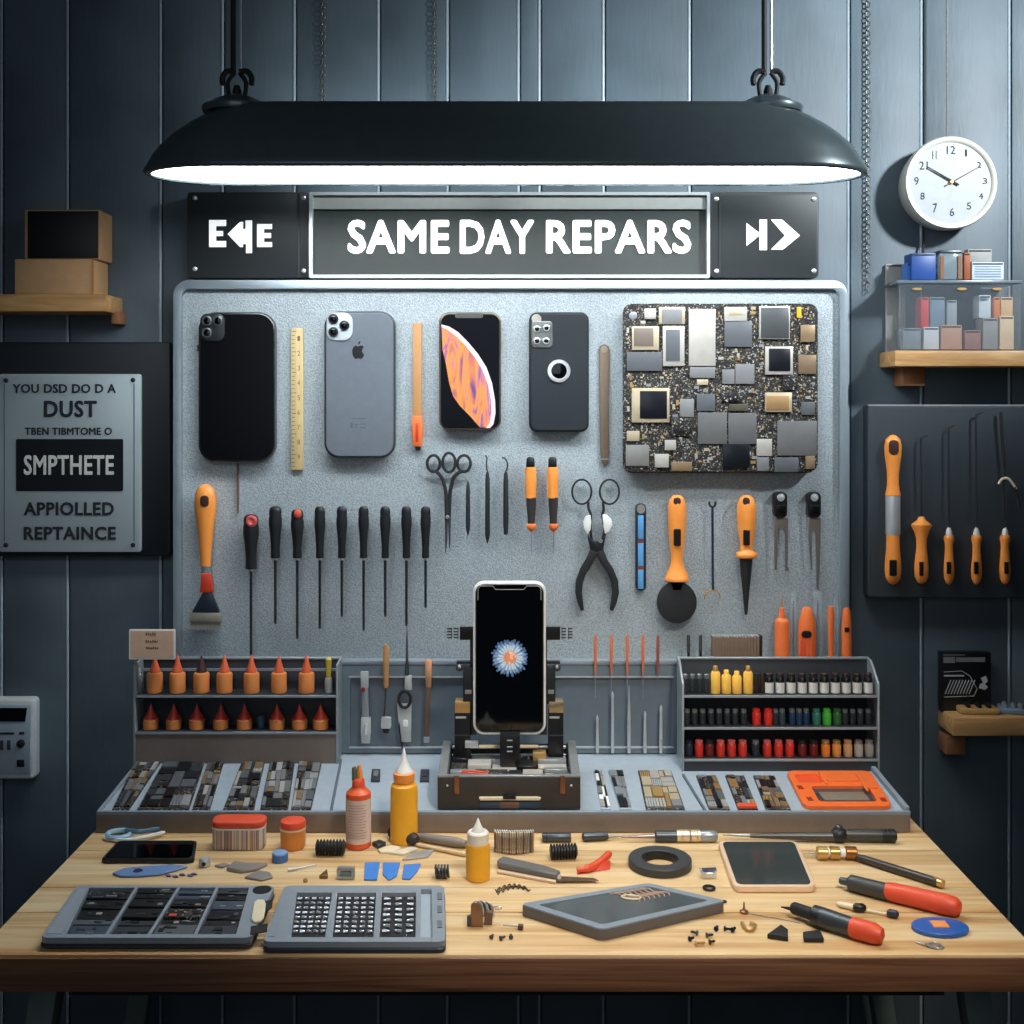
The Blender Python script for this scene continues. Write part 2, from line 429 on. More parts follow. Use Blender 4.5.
# ================================================================== bench lamp
DL = 1.80; kl = kk(DL); LX = (506-512)*kl; LY = DL+CAMY
def zl(py): return HC-(py-HOR)/F*DL
def stad(L, Wd, z, n=14):
    pts = []
    for i in range(n+1):
        a = -PI/2+PI*i/n; pts.append(Vector((LX+L-Wd*1.6+Wd*1.6*math.cos(a), LY+Wd*math.sin(a), z)))
    for i in range(n+1):
        a = PI/2+PI*i/n; pts.append(Vector((LX-L+Wd*1.6+Wd*1.6*math.cos(a), LY+Wd*math.sin(a), z)))
    return pts
lamp = thing('hanging_lamp', 'long dark enamel trough lamp with glowing white underside hanging over the bench', 'lamp', (LX, LY, zl(172)))
prof = [(354,.074,176),(358,.078,176.5),(361.5,.081,174.5),(361.5,.081,172),(357,.078,165),(352,.075,156),(345,.071,147),(333,.065,136),(320,.059,127),(306,.052,119),(298,.05,115.5),(288,.046,111),(274,.041,108),(255,.03,106),(220,.012,105)]
m = MB(); rings = [stad(a*kl, b, zl(c)) for a, b, c in prof]
_, b2, vs = m.loft(rings); b2.faces.new(vs[-1]); bmesh.ops.recalc_face_normals(b2, faces=b2.faces)
m._merge(b2); m.build('shade', shadem, lamp, 1.2)
m = MB(); m.prism(stad(355*kl, .0755, zl(173.5)), (0, 0, .003)); m.build('diffuser', glow('lamp diffuser', (246, 252, 255), 20), lamp)
for cx in (237, 768):
    o = Vector(((cx-512)*kl, LY, zl(113.5)))
    m = MB(); m.lathe(o, (0,0,1), [(0,.052),(.005,.0545),(.010,.0535),(.013,.046),(.019,.037),(.025,.024),(.029,.012),(.031,0)], 40, 1, .85); m.build('end_cap', shadem, lamp)
    m = MB(); zt = zl(94.5); x = o.x
    for sgn in (-1, 1):
        m.tube(smooth_path([(x+sgn*.012, LY, zt-.004), (x+sgn*.014, LY, zt+.018), (x+sgn*.004, LY, zt+.034)]), .0035)
        m.tube(smooth_path([(x+sgn*.004, LY, zt+.036), (x+sgn*.016, LY, zt+.036), (x+sgn*.023, LY, zt+.026), (x+sgn*.022, LY, zt+.014)]), [.0045]*18+[.002])
    m.lathe((x, LY, zt-.006), (0,0,1), [(0,.008),(.012,.007),(.02,.004)], 12)
    m.build('hanger_hook', blackr, lamp)
    m = MB(); m.tube([(x-.006, LY, zt+.03), (x-.006, LY, 2.598)], .0042); m.build('power_cord', blackr, lamp)
    m = MB(); m.tube([(x+.005, LY, zt+.03), (x+.005, LY, 2.598)], .0022); m.build('steel_cable', silver, lamp)

# ================================================================== chains and cord
def chain(px, y0, y1, d, label, link=6.2, w=2.0):
    m = MB(); kd = kk(d); z1 = HC-(y1-HOR)*kd; z0 = 2.598; step = link*kd; n = int((z0-z1)/(step*.78)); x = (px-512)*kd; y = d+CAMY
    for i in range(n):
        zc = z1+step*.5+i*step*.78; pts = []
        for j in range(10):
            a = 2*PI*j/10; u = w*kd*math.cos(a); v = step*.5*math.sin(a)
            pts.append((x+u, y, zc+v) if i % 2 else (x+u*.35, y+u, zc+v))
        m.tube(pts, .55*kd, 5, True)
    return tag(m.build('hanging_chain', mat('chain iron', (104, 104, 98), .35, .5)), label, 'chain', 'chains hanging down the wall')
chain(323, 0, 112, 2.133, 'thin dark chain hanging behind the lamp, nearer the left lamp cable')
chain(435, 0, 112, 2.133, 'thin dark chain hanging behind the lamp near its middle')
chain(868, 0, 293, 2.133, 'long steel chain hanging on the wall right of the lamp')
# ================================================================== wall clock
DC = 2.085; kc = kk(DC)
clk = thing('wall_clock', 'round white wall clock with thin hands on the right wall', 'clock', W(951, 230, DC+.03))
c = W(951.5, 182.5, DC); m = MB()
m.lathe(c, (0,1,0), [(.006,0),(.006,40*kc),(.003,41*kc),(0,43*kc),(0,45.5*kc),(.004,46.8*kc),(.012,47*kc),(.05,44*kc),(.053,43*kc)], 56); m.build('case', mat('clock case ivory', (204, 202, 192), .4), clk)
m = MB(); m.lathe(c+Vector((0,.0045,0)), (0,1,0), [(0,0),(0,40.5*kc),(.002,40.6*kc)], 56); m.build('dial', mat('dial grey white', (166, 172, 176), .5), clk)
for s_, x, y, h in (('12',951,150,8),('1',966,153,7),('2',979,165,6),('3',985,181,6),('4',981,196,6),('5',969,206,7),('6',952,212,8),('7',935,208,9),('8',922.5,196,7),('9',916.5,181,8),('21',923.5,165.5,8),('11',934.5,155,8)):
    w_ = 4.2*len(s_) if s_ not in ('1','11') else 2*len(s_)
    text(s_, x-w_/2, y-h/2, x+w_/2, y+h/2, DC+.0045, ink, clk, 'numeral', 0, .0006)
def hand(x0, y0, x1, y1, w, name, mt):
    dx, dy = x1-x0, y1-y0; L = math.hypot(dx, dy); nx, ny = -dy/L*w, dx/L*w
    m = MB(); m.pp([(x0+nx,y0+ny),(x1+nx*.5,y1+ny*.5),(x1-nx*.5,y1-ny*.5),(x0-nx,y0-ny)], DC+.001, DC+.0022); m.build(name, mt, clk)
hand(959, 184.8, 928, 167, .9, 'hour_hand', ink)
hand(946, 185.5, 981.5, 165.5, .7, 'minute_hand', mat('hand dark red', (70, 28, 26), .5))
m = MB(); m.lathe(W(951.5, 182, DC+.002), (0,-1,0), [(0,2*kc),(.003,1.6*kc)], 12); m.build('pin', gold, clk)
tag(MB().tube([W(947, 137, 2.1)+Vector((0,0,.0)), Vector((W(947,0,2.1).x, 2.1+CAMY, 2.598))], .0016, 6).build('twine', mat('twisted cord', (120, 116, 108), .7, scale=300, var=.5)), 'thin twisted cord hanging straight down to the wall clock', 'cord')
tag(MB().tube(smooth_path([W(923, 226, 2.132), W(924, 238, 2.13), W(922.5, 252, 2.128), W(923, 262, 2.128)]), .0022, 6).build('black_cable', blackr), 'short black cable below the clock running down behind blue box', 'cable')
# ================================================================== left shelf with boxes
def shelf_thing(x0, x1, y0, y1, d, label, brk):
    r = thing('wall_shelf', label, 'shelf', W((x0+x1)/2, y1, d))
    m = MB(); m.pb(x0, y0, x1, y1, d, DW, .003); m.build('shelf_board', shelfw, r)
    for bx0, bx1, by1, bd in brk:
        m = MB(); m.pb(bx0, y1, bx1, by1, bd, DW, .002); m.build('bracket', mat('bracket wood', (138, 92, 60), .6), r)
    return r
shelf_thing(-90, 106, 294, 311.5, 2.05, 'pale wooden wall shelf at upper left carrying two cardboard boxes', [(111, 119, 324, 2.10), (-60, -52, 324, 2.10)])
b = thing('cardboard_box', 'low tan cardboard box on left shelf, under the black-fronted box', 'box', W(55, 294, 2.07), 'boxes on the left shelf')
m = MB(); m.pb(14.5, 259, 93, 294, 2.06, DW-.002, .002); m.build('carton', kraft, b)
m = MB(); m.pb(92.2, 259.5, 93.6, 293.5, 2.058, 2.062); m.build('seam_flap', tan, b)
b = thing('cardboard_box', 'smaller tan carton with black front, topmost on the left shelf', 'box', W(62, 259, 2.07), 'boxes on the left shelf')
m = MB(); m.pb(24.5, 209.5, 99, 259, 2.068, DW-.002, .002); m.build('carton', kraft, b)
m = MB(); m.pb(27.5, 211, 98, 258, 2.065, 2.069, .001); m.build('front_panel', mat('black card', (12, 14, 18), .5), b)
# ================================================================== left backing panel and sign
tag(MB().pp(rr(-110, 342, 170, 556, 3), 2.118, DW, .002).build('backing_panel', mat('near black panel', (20, 25, 32), .5)), 'dark backing panel on the wall behind the silver notice plate', 'panel')
ns = thing('notice_plate', 'silver metal notice plate with black lettering, DUST and SMPTHETE', 'sign', W(70, 552, 2.112))
plm = mat('satin aluminium plate', (176, 190, 194), .42, .25, scale=8)
m = MB(); m.pp(rr(-1, 374, 141, 552, 3), 2.112, 2.1186, .001); m.build('plate', plm, ns)
m = MB(); m.pb(3.7, 384, 4.6, 541, 2.1115, 2.113); m.pb(133.6, 384, 134.5, 541, 2.1115, 2.113); m.build('border_line', mat('groove grey', (80, 92, 100), .5), ns)
for x, y in ((6, 380.5), (133, 380), (6, 545), (133, 545)):
    m = MB(); m.lathe(W(x, y, 2.112), (0,-1,0), [(0,.0045),(.002,.004),(.003,.002)], 12); m.build('screw', black, ns)
m = MB(); m.pp(rr(16, 439, 123, 491, 1.5), 2.1105, 2.113); m.build('black_field', mat('field black', (10, 14, 22), .4), ns)
for t_, x0, y0, x1, y1, b_ in (("YOU DSD DO D A", 13, 384, 116, 393, .02), ('DUST', 44, 400.5, 97, 417.5, .03), ('TBEN TIBMTOME O', 25, 427.5, 112, 435, .02),
                               ('APPIOLLED', 24, 502, 114, 515.5, .03), ('REPTAINCE', 24, 526.5, 116, 540, .03)):
    text(t_, x0, y0, x1, y1, 2.112, ink, ns, 'lettering', b_)
text('SMPTHETE', 24, 455, 114, 475, 2.1105, mat('letter silver', (205, 208, 204), .5), ns, 'lettering', .02)
# ================================================================== control unit, left edge
cu = thing('control_unit', 'white wall control box with dark display at left edge', 'control box', W(5, 780, 2.09))
m = MB(); m.pp(rr(-42, 699, 34.5, 780, 5), 2.112, DW, .006, 3); m.build('housing', mat('off white housing', (196, 204, 206), .4), cu)
m = MB(); m.pp(rr(-36, 704.5, 30.5, 774, 2), 2.110, 2.114, .001); m.build('front_panel', mat('panel blue grey', (158, 172, 184), .45), cu)
m = MB(); m.pp([(-32, 708), (27, 708), (25, 721.5), (-32, 721.5)], 2.1085, 2.112); m.build('display', blackg, cu)
m = MB(); m.lathe(W(21, 743.5, 2.110), (0,-1,0), [(0,.0075),(.004,.007),(.005,.004)], 16); m.build('round_knob', dark, cu)
m = MB(); m.pb(16.5, 760, 24, 767, 2.108, 2.112, .001); m.build('square_button', black, cu)
for x in (-4, 1.5, 8.5):
    m = MB(); m.pb(x-1.7, 740.5, x+1.7, 750, 2.108, 2.112, .0008); m.build('switch', dsteel, cu)
m = MB(); m.pb(0, 732.5, 14, 734.5, 2.1092, 2.112); m.pb(19, 732, 24, 734.6, 2.1092, 2.112); m.build('slot', dark, cu)
# ================================================================== right shelf, bin, boxes
shelf_thing(895, 1110, 350.5, 366.5, 2.05, 'pale wooden wall shelf on the right carrying a clear plastic bin', [(903, 925, 386, 2.09), (1060, 1080, 386, 2.09)])
bn = thing('storage_bin', 'frosted clear plastic bin full of small boxes on right shelf', 'bin', W(960, 350.5, 2.07))
m = MB(); m.pp(rr(899, 281.5, 1021, 350, 5), 2.057, 2.060); m.build('front_wall', clearp, bn)
m = MB(); m.pb(899, 285, 900.5, 350, 2.061, 2.128); m.build('side_wall', clearp, bn)
m = MB(); m.pb(1019.5, 285, 1021, 350, 2.061, 2.128); m.build('side_wall', clearp, bn)
m = MB(); m.pb(897, 280, 1023, 283.5, 2.055, 2.13, .002); m.build('lid', clear('bin lid', (120, 135, 148), .75, .25), bn)
for x in (917, 962, 997): m = MB(); m.lathe(W(x, 289, 2.0565), (0,-1,0), [(0,.009),(.0012,.008)], 16, 1, .3); m.build('warm_clip', gold, bn)
def carton(x0, y0, x1, y1, d, dd, mt, label, name='small_box', cat='box', grp=None, lab=None):
    r = thing(name, label, cat, W((x0+x1)/2, y1, d), grp)
    m = MB(); m.pb(x0, y0, x1, y1, d, d+dd, .0012); m.build('carton', mt, r)
    m = MB(); m.pb(x0+1, y0+1.2, x1-1, y0+2.6, d-.0006, d+.001); m.build('lid_seam', lab or ink, r)
    return r
gb = 'small boxes inside the clear bin'
for x0, y0, x1, y1, c_, t_ in ((903, 328, 921, 349.4, (120, 128, 134), 'grey packet at lower left inside the clear bin'), (924, 327, 939, 349.4, (196, 200, 204), 'white packet low inside the clear bin, left of pinkish one'),
        (941, 325, 962, 349.4, (186, 140, 112), 'pinkish brown packet standing low in middle of clear bin'), (965, 330, 981, 349.4, (150, 104, 92), 'dull red packet low inside the clear bin, right of pinkish one'),
        (983, 318, 998, 349.4, (150, 150, 148), 'grey packet with dark top low at right inside clear bin'), (1000, 316, 1014, 349.4, (236, 206, 170), 'tall cream packet at the right end inside clear bin')):
    carton(x0, y0, x1, y1, 2.075, .035, mat('packet '+t_, c_, .6), t_, grp=gb)
for x0, y0, x1, y1, c_, t_ in ((921, 297, 929, 327.5, (196, 42, 34), 'thin red packet upright in upper left of clear bin'), (930, 297, 945, 327, (110, 130, 150), 'blue grey packet beside thin red one in clear bin'),
        (947, 300, 957, 325, (150, 160, 165), 'narrow silver packet in the upper middle of clear bin'), (979, 295, 991, 318, (205, 218, 228), 'bright white packet in the upper right of clear bin'),
        (994, 297, 1000, 318, (226, 130, 60), 'narrow orange packet beside bright white one in clear bin'), (1001, 297, 1013, 316, (232, 190, 140), 'peach packet at upper right corner of clear bin')):
    carton(x0, y0, x1, y1, 2.08, .03, mat('packet '+t_, c_, .6), t_, grp=gb)
gt = 'small packages standing on the clear bin'
carton(886, 264, 906, 352.3, 2.132, .006, mat('grey board', (150, 150, 146), .7), 'tall plain grey card standing at left end of the clear bin', 'grey_card', 'card', None)
carton(911.5, 253, 936, 279.8, 2.075, .04, blued, 'deep blue box on top of the clear bin', grp=gt)
carton(907, 263, 911, 279.8, 2.085, .03, bluem, 'thin sky blue box beside the deep blue box on bin', grp=gt)
j = thing('glass_jar', 'clear square glass jar on the bin, right of the blue box', 'jar', W(951, 279.8, 2.08), gt)
m = MB(); m.pb(939, 253, 963, 279.8, 2.07, 2.11, .003); m.build('jar_body', clear('jar glass', (170, 190, 200), .5, .1), j)
m = MB(); m.pb(939.5, 250, 962.5, 253.5, 2.07, 2.11, .002); m.build('lid', dsteel, j)
m = MB(); m.pb(958, 256, 961.5, 279, 2.068, 2.0705); m.pb(940.5, 256, 944, 279, 2.068, 2.0705); m.build('dark_stripe', mat('stripe', (120, 78, 40), .5), j)
carton(964, 252.5, 970.5, 279.8, 2.075, .04, mat('rust spine', (150, 78, 40), .6), 'narrow rust brown box between glass jar and white carton', grp=gt)
wb = carton(972, 262, 1004, 279.8, 2.075, .04, mat('pale carton', (190, 204, 212), .6), 'white carton with printed lines on right end of the bin', grp=gt)
m = MB()
for i in range(5): m.pb(975, 266+i*2.5, 1001, 267+i*2.5, 2.0742, 2.0752)
m.build('printed_lines', mat('print blue', (120, 140, 165), .6), wb)
carton(968, 249, 992, 262, 2.095, .02, mat('grey lid', (150, 152, 150), .6), 'flat grey packet tucked behind the white carton on bin', grp=gt)
# ================================================================== right tool panel
tp = thing('tool_board', 'dark square tool panel on right wall holding five orange-handled tools', 'panel', W(960, 598, 2.11))
pm = mat('dark satin panel', (62, 70, 76), .4, .1, scale=6)
m = MB(); m.pp(rr(868, 405, 1064, 598, 3), 2.108, DW, .003); m.build('panel_sheet', pm, tp)
m = MB(); m.pb(868, 404.6, 1064, 405.8, 2.107, 2.112); m.build('top_edge', silver, tp)
DT = 2.097
def handle(root, cx, prof, d, m_, name='handle', seg=20, flat=.75):
    mm = MB(); z0 = HC-(prof[0][0]-HOR)*kk(d); kd = kk(d)
    mm.lathe((W(cx, prof[0][0], d).x, d+CAMY, z0), (0,0,-1), [((y-prof[0][0])*kd, r*kd) for y, r in prof], seg, 1, flat)
    return mm.build(name, m_, root)
def inset(root, x0, y0, x1, y1, d, name='hanging_hole', m_=None, r=None):
    mm = MB(); mm.pp(rr(x0, y0, x1, y1, r or min(x1-x0, y1-y0)*.45), d, d+.004, .0005); return mm.build(name, m_ or mat('hole dark', (62, 34, 26), .6), root)
def hangs(cx, y0, d, root, dback):       # little peg that carries a tool
    mm = MB(); mm.lathe(W(cx, y0, dback), (0,-1,0), [(0, .003), (dback-d, .003)], 8); return mm.build('peg', steel, root)
r = thing('rasp', 'orange double-ended tool with silver barrel, leftmost on dark tool panel', 'tool', W(893, 584, DT))
handle(r, 893, [(434.5,0),(435.5,3),(439,7),(446,8.6),(455,8.3),(464,7),(474,5.8),(484,5.8),(490,6.6),(494,7.6),(495.5,7.6),(496,7)], DT, orange, 'upper_handle')
handle(r, 893, [(495,7),(496,7.3),(533,7.3),(534.5,7)], DT, silver, 'barrel')
handle(r, 893, [(534,6.6),(540,6.4),(550,6.8),(560,7.8),(570,8.2),(578,7.4),(583,4.5),(585,0)], DT, orange, 'lower_handle')
inset(r, 889.3, 440, 899, 455, DT-.0125); inset(r, 890, 560, 897, 576, DT-.0125, 'grip_slot', black, 1)
def long_tool(cx, tip, lab, fat=False, hook='r'):
    r = thing('hook_tool', lab, 'tool', W(cx, 585, DT), 'hook tools on the dark panel')
    if fat: handle(r, cx, [(516,0),(517,3),(520,4.2),(523,8),(524.5,10.2),(526.5,10),(531,7.5),(538,5.4),(546,5),(556,6),(566,7),(576,6.8),(582,4.5),(585,0)], DT, orangeb if False else orange)
    else:
        handle(r, cx, [(534,2.2),(536,4.8),(539,5.2),(542,4.6),(544,4),(550,3.9),(560,4.6),(570,5.3),(578,4.9),(583,3),(585,0)], DT, orange)
        handle(r, cx, [(527,1),(530,2.4),(533,3.2),(536,3.4)], DT, white, 'ferrule')
    inset(r, cx-1.8, 562, cx+2.2, 574 if not fat else 576, DT-.0105, 'grip_slot', black, .6)
    m = MB(); kd = kk(DT); pts = [W(cx, 530, DT), W(cx-.5, tip+4, DT), W(cx, tip, DT), W(cx+3, tip-1.5, DT), W(cx+6.5, tip-3, DT)]
    m.tube(pts, [1.05*kd]*4+[.7*kd], 8); m.build('shank', blackr, r)
    m = MB(); m.pb(cx-1.5, 546, cx+1.5, 550, DT, 2.1082); m.build('holder_clip', black, r)
    return r
long_tool(921.5, 438, 'orange flared-handle hook tool second from left on dark panel', True)
long_tool(949, 428, 'medium hook tool with straight black shank, middle of dark panel')
long_tool(976.5, 415, 'tallest hook tool with straight shank, fourth on dark panel')
r = thing('cable_tool', 'orange-handled tool with bent black cable and pale tie, rightmost on panel', 'tool', W(1005, 585, DT))
handle(r, 1005, [(534,2.2),(536,4.8),(539,5.2),(542,4.6),(544,4),(550,4.2),(560,5),(570,5.6),(578,5),(583,3),(585,0)], DT, orange)
handle(r, 1005, [(527,1),(530,2.4),(533,3.2),(536,3.4)], DT, white, 'ferrule'); inset(r, 1005, 562, 1008.8, 574, DT-.0105, 'grip_slot', black, .6)
m = MB(); kd = kk(DT); m.tube(smooth_path([W(1001, 412, DT), W(1002, 435, DT), W(1005, 470, DT), W(1003.5, 490, DT), W(1004.5, 530, DT)]), [1.6*kd]*12+[1.1*kd]*13, 8); m.build('cable', blackr, r)
m = MB(); m.tube(smooth_path([W(998.5, 484, DT-.004), W(1002, 479, DT-.004), W(1008, 478.5, DT-.004), W(1013, 484, DT-.004), W(1016, 489, DT-.004)]), 1.3*kd, 8); m.build('pale_tie', cream, r)
m = MB(); m.tube(smooth_path([W(1014.5, 487, DT-.004), W(1017, 496, DT-.004), W(1019, 508, DT-.004)]), 1.5*kd, 8); m.build('dark_tail', blackr, r)
m = MB(); m.pb(1003.5, 546, 1006.5, 550, DT, 2.1082); m.build('holder_clip', black, r)
# ================================================================== lower right shelf
shelf_thing(953, 1120, 718, 736.5, 2.065, 'brown wooden shelf at lower right holding tool packets', [(946, 966, 755, 2.10), (1080, 1100, 755, 2.10)])
cd = thing('product_card', 'black card with white line drawing leaning on wall above lower shelf', 'card', W(965, 705, 2.115))
m = MB(); m.pp(rr(941, 652.5, 991, 712, 1), 2.112, 2.13, .001); m.build('card', mat('card black', (16, 18, 24), .4), cd)
wl = mat('print white', (186, 190, 186), .6)
m = MB(); d = 2.1115; m.pb(943.5, 657, 955, 663, d, d+.001); m.pb(956, 657.5, 985, 662, d, d+.001); m.pb(943.5, 654.5, 965, 655.5, d, d+.001); m.build('print_block', mat('print grey', (120, 124, 124), .6), cd)
m = MB(); kd = kk(2.11)
m.tube([W(944, 672, d), W(962, 671, d), W(970, 676, d), W(977, 689, d), W(974, 696, d), W(944, 697, d)], .35*kd, 4)
for i in range(9): m.tube([W(945+i*3, 694, d), W(948+i*3, 687, d), W(951+i*3, 680, d)], .4*kd, 4)
m.pb(944, 675, 964, 676.5, d, d+.0008); m.build('line_drawing', wl, cd)
m = MB(); m.pp([(981,678),(986,676),(988,681),(985,684),(988,687),(985,690),(979,688),(980,684),(983,683)], d, d+.001); m.build('bone_mark', wl, cd)
def packet(x0, x1, y, d, rz, mt, label, top):
    r = thing('tool_packet', label, 'packet', W((x0+x1)/2, y, d), 'packets on the lower right shelf'); c = W((x0+x1)/2, y, d); c.z = W(0, 718, 2.065).z; r.location = c; r['_o'] = tuple(c); hw = (x1-x0)/2*kk(d)
    u = Vector((math.cos(rz), math.sin(rz), 0)); v = Vector((-u.y, u.x, 0))
    m = MB(); m.obox(c+Vector((0,0,.006)), u*hw, v*.018, Vector((0,0,.0055)), .003); m.build('wrapper', mt, r)
    for t in (-.5, .05, .55):
        m = MB(); p = c+u*(hw*t)+Vector((0,0,.014)); m.lathe(p-v*.012, v, [(0,.003),(.004,.0045),(.02,.0045),(.024,.003)], 12); m.build('contents', top, r)
    return r
packet(958, 996, 717, 2.10, -.1, mat('tan wrap', (176, 140, 84), .4), 'tan packet with shiny black tools at left of lower shelf', black)
packet(998, 1026, 717, 2.10, -.35, mat('blue grey wrap', (104, 122, 136), .25), 'blue grey plastic packet beside the tan one on lower shelf', steel)
# ================================================================== things hanging on the board
DBF = DB          # board front face depth
def phone(name_lab, x0, y0, x1, y1, rad, body, rim, d=2.078, grp='phones hung along the top of the board'):
    r = thing('phone', name_lab, 'phone', W((x0+x1)/2, y1, d+.01), grp)
    m = MB(); m.pp(rr(x0, y0, x1, y1, rad, 8), d, DBF-.0005, .004, 3); m.build('frame', rim, r)
    m = MB(); m.pp(rr(x0+2, y0+2, x1-1.6, y1-1.8, rad-1.5, 8), d-.0012, d+.003, .0008, 1); m.build('back_panel', body, r)
    return r
def lens(r, x, y, rad, d, rim=steel):
    k = kk(d); m = MB(); m.lathe(W(x, y, d), (0,-1,0), [(0,rad*k),(.003,rad*k),(.0036,rad*.86*k),(.0036,rad*.7*k),(.002,rad*.66*k)], 20); l = m.build('lens', rim, r)
    l['_o'] = r['_o']
    m = MB(); m.lathe(W(x, y, d-.0022), (0,-1,0), [(0,rad*.7*k),(.0008,rad*.5*k),(.001,0)], 16); m.build('lens_glass', blackg, l).location = (0,0,0)
phk = mat('phone gloss black', (5, 6, 10), .25, spec=.25)
rimk = mat('phone rim graphite', (92, 94, 96), .25, .8)
p = phone('glossy black phone with triple camera, leftmost on the board', 198, 312, 275, 462, 17, phk, rimk)
m = MB(); m.pp(rr(200, 313.5, 224.5, 341, 7), 2.0735, 2.078, .0012); m.build('camera_bump', mat('camera island dark', (44, 48, 52), .25), p)
for x, y in ((207, 321), (218, 321), (207, 333)): lens(p, x, y, 5.2, 2.0735, mat('lens ring grey', (112, 116, 118), .25, .6))
m = MB(); m.pb(197.2, 345, 199, 351, 2.084, 2.092); m.build('side_button', rimk, p)
greyp = mat('phone satin grey', (118, 126, 136), .35, .35)
p = phone('satin grey phone back with fruit emblem and white triple camera', 324, 311, 395, 458, 15, greyp, dsteel)
m = MB(); m.pp(rr(326.5, 312.5, 352.5, 340.5, 9), 2.0735, 2.078, .0012); m.build('camera_bump', mat('camera island pale', (196, 206, 214), .35), p)
for x, y in ((333.5, 318.8), (344.5, 325.5), (333.5, 332)): lens(p, x, y, 5, 2.0735, dark)
# fruit emblem: two lobes, bite on the right, a leaf
ap = [(358.2,346.5),(360,345.4),(362.5,345.6),(364,347),(362.4,349),(362,351.2),(362.8,353.2),(364.2,354.6),(363.2,357),(361.6,358.8),(360,358.9),(358.4,358.2),(356.6,358.9),(355,358.7),(353.2,356.6),(352.2,353.4),(352.2,350),(353.4,347),(355.4,345.6),(357,345.9)]
m = MB(); m.pp(ap, 2.0764, 2.0772); m.build('emblem', black, p)
m = MB(); m.pp([(358,344.6),(358.2,342.6),(359.6,341.2),(360.4,341),(360.2,342.8),(359.2,344.2)], 2.0764, 2.0772); m.build('emblem_leaf', black, p)
fm = mat('engraved grey', (92, 100, 110), .5)
m = MB(); m.pb(352, 418, 365, 419, 2.0766, 2.0772); m.pb(350.5, 423, 353, 428, 2.0766, 2.0772); m.pb(354, 424, 358, 425.2, 2.0766, 2.0772); m.pb(354, 426.5, 358, 427.6, 2.0766, 2.0772); m.pb(360, 423.5, 366, 424.6, 2.0766, 2.0772); m.pb(360, 427, 366, 428, 2.0766, 2.0772); m.build('engraving', fm, p)
# planet screen phone
p = phone('black phone showing an orange and violet planet crescent on screen', 439, 312, 501, 430, 10, mat('dark screen', (8, 10, 16), .3, spec=.15), mat('phone rim champagne', (120, 112, 96), .3, .7))
def planet(name):
    m, nt, b = nodes(name); N = nt.nodes.new; Lk = nt.links.new
    tc = N('ShaderNodeTexCoord'); mp = N('ShaderNodeMapping'); mp.inputs['Rotation'].default_value = (0, .42, 0); mp.inputs['Scale'].default_value = (26, 10, 7)
    Lk(tc.outputs['Object'], mp.inputs[0]); no = N('ShaderNodeTexNoise'); no.inputs['Scale'].default_value = 1.4; no.inputs['Detail'].default_value = 6; no.inputs['Distortion'].default_value = 1.6
    Lk(mp.outputs[0], no.inputs['Vector']); r = ramp(nt, [(.3, (96, 66, 130)), (.4, (190, 110, 84)), (.48, (214, 138, 62)), (.56, (206, 122, 104)), (.63, (120, 84, 150)), (.72, (196, 140, 150))])
    Lk(no.outputs['Fac'], r.inputs[0]); Lk(r.outputs[0], b.inputs['Base Color']); Lk(r.outputs[0], b.inputs['Emission Color']); b.inputs['Emission Strength'].default_value = .12
    b.inputs['Roughness'].default_value = .3; MATS[name] = m; return m
cr = [(441.5,326),(448,328),(456,334),(466,344),(476,356),(484,369),(490,384),(493.5,400),(494.5,412),(493,422),(490,427.5),(480,427.5),(470,416),(460,406),(453,396),(449,382),(446,364),(442.5,350)]
m = MB(); m.pp(cr, 2.0762, 2.0772); m.build('screen_picture', planet('planet picture'), p)
lim = [(441.5,324.5),(449,326.5),(458,332),(468,342),(478,354),(486.5,367.5),(492,383),(495,400),(495.5,413),(493.5,424),(490,428),(486,428),(489.5,423),(491.5,412),(491,400),(488,385),(482.5,370),(475,357.5),(465.5,345.5),(456,336),(448,330),(441.5,327)]
m = MB(); m.pp(lim, 2.0760, 2.0766); m.build('bright_limb', glow('planet limb', (226, 196, 220), .12), p)
m = MB(); m.pp(rr(455, 313.5, 483, 318, 2), 2.0762, 2.0772); m.build('notch', mat('notch grey', (80, 82, 80), .4), p)
# black phone with round lens
p = phone('matte black phone with one big round lens in its middle', 529, 312, 589, 432, 8, mat('phone matte black', (34, 40, 46), .42), dark)
m = MB(); m.pp(rr(531.5, 321, 552.5, 347.5, 4), 2.0735, 2.078, .0012); m.build('camera_bump', mat('camera island grey', (120, 124, 124), .25, .2), p)
for x, y in ((537, 329), (546.5, 328), (537, 341), (546, 341)): lens(p, x, y, 3.4, 2.0735, chrome)
m = MB(); m.lathe(W(536.5, 319, 2.077), (0,-1,0), [(0,.009),(.001,.008)], 16); m.build('flash', mat('flash pale', (170, 168, 156), .3), p)
lens(p, 559, 371, 11.5, 2.0765, chrome)
# ruler, utility knife, nail file
r = thing('ruler', 'pale wooden ruler with dark tick marks beside the black phone', 'ruler', W(297, 470, 2.095))
m = MB(); m.pb(291, 328, 303, 470, 2.092, DBF, .0008); m.build('ruler_body', wood('ruler wood', (214, 186, 130), (228, 204, 150), (236, 214, 164), 2, 40, .5, 'Z'), r)
m = MB()
for i in range(34):
    y = 331+i*4.1; m.pb(292, y, 294.6 if i % 5 else 296.2, y+.7, 2.0915, 2.0922)
m.build('tick_marks', inkl, r)
for i in range(9): text(str(i+1), 297.5, 336+i*14.8, 300, 341+i*14.8, 2.092, inkl, r, 'numeral', 0, .0005)
r = thing('utility_knife', 'slim tan stick with orange clip end, between grey and planet phones', 'knife', W(417.5, 450, 2.092))
m = MB(); m.pb(412.8, 323, 421.6, 420, 2.091, DBF, .001); m.build('stick', tan, r)
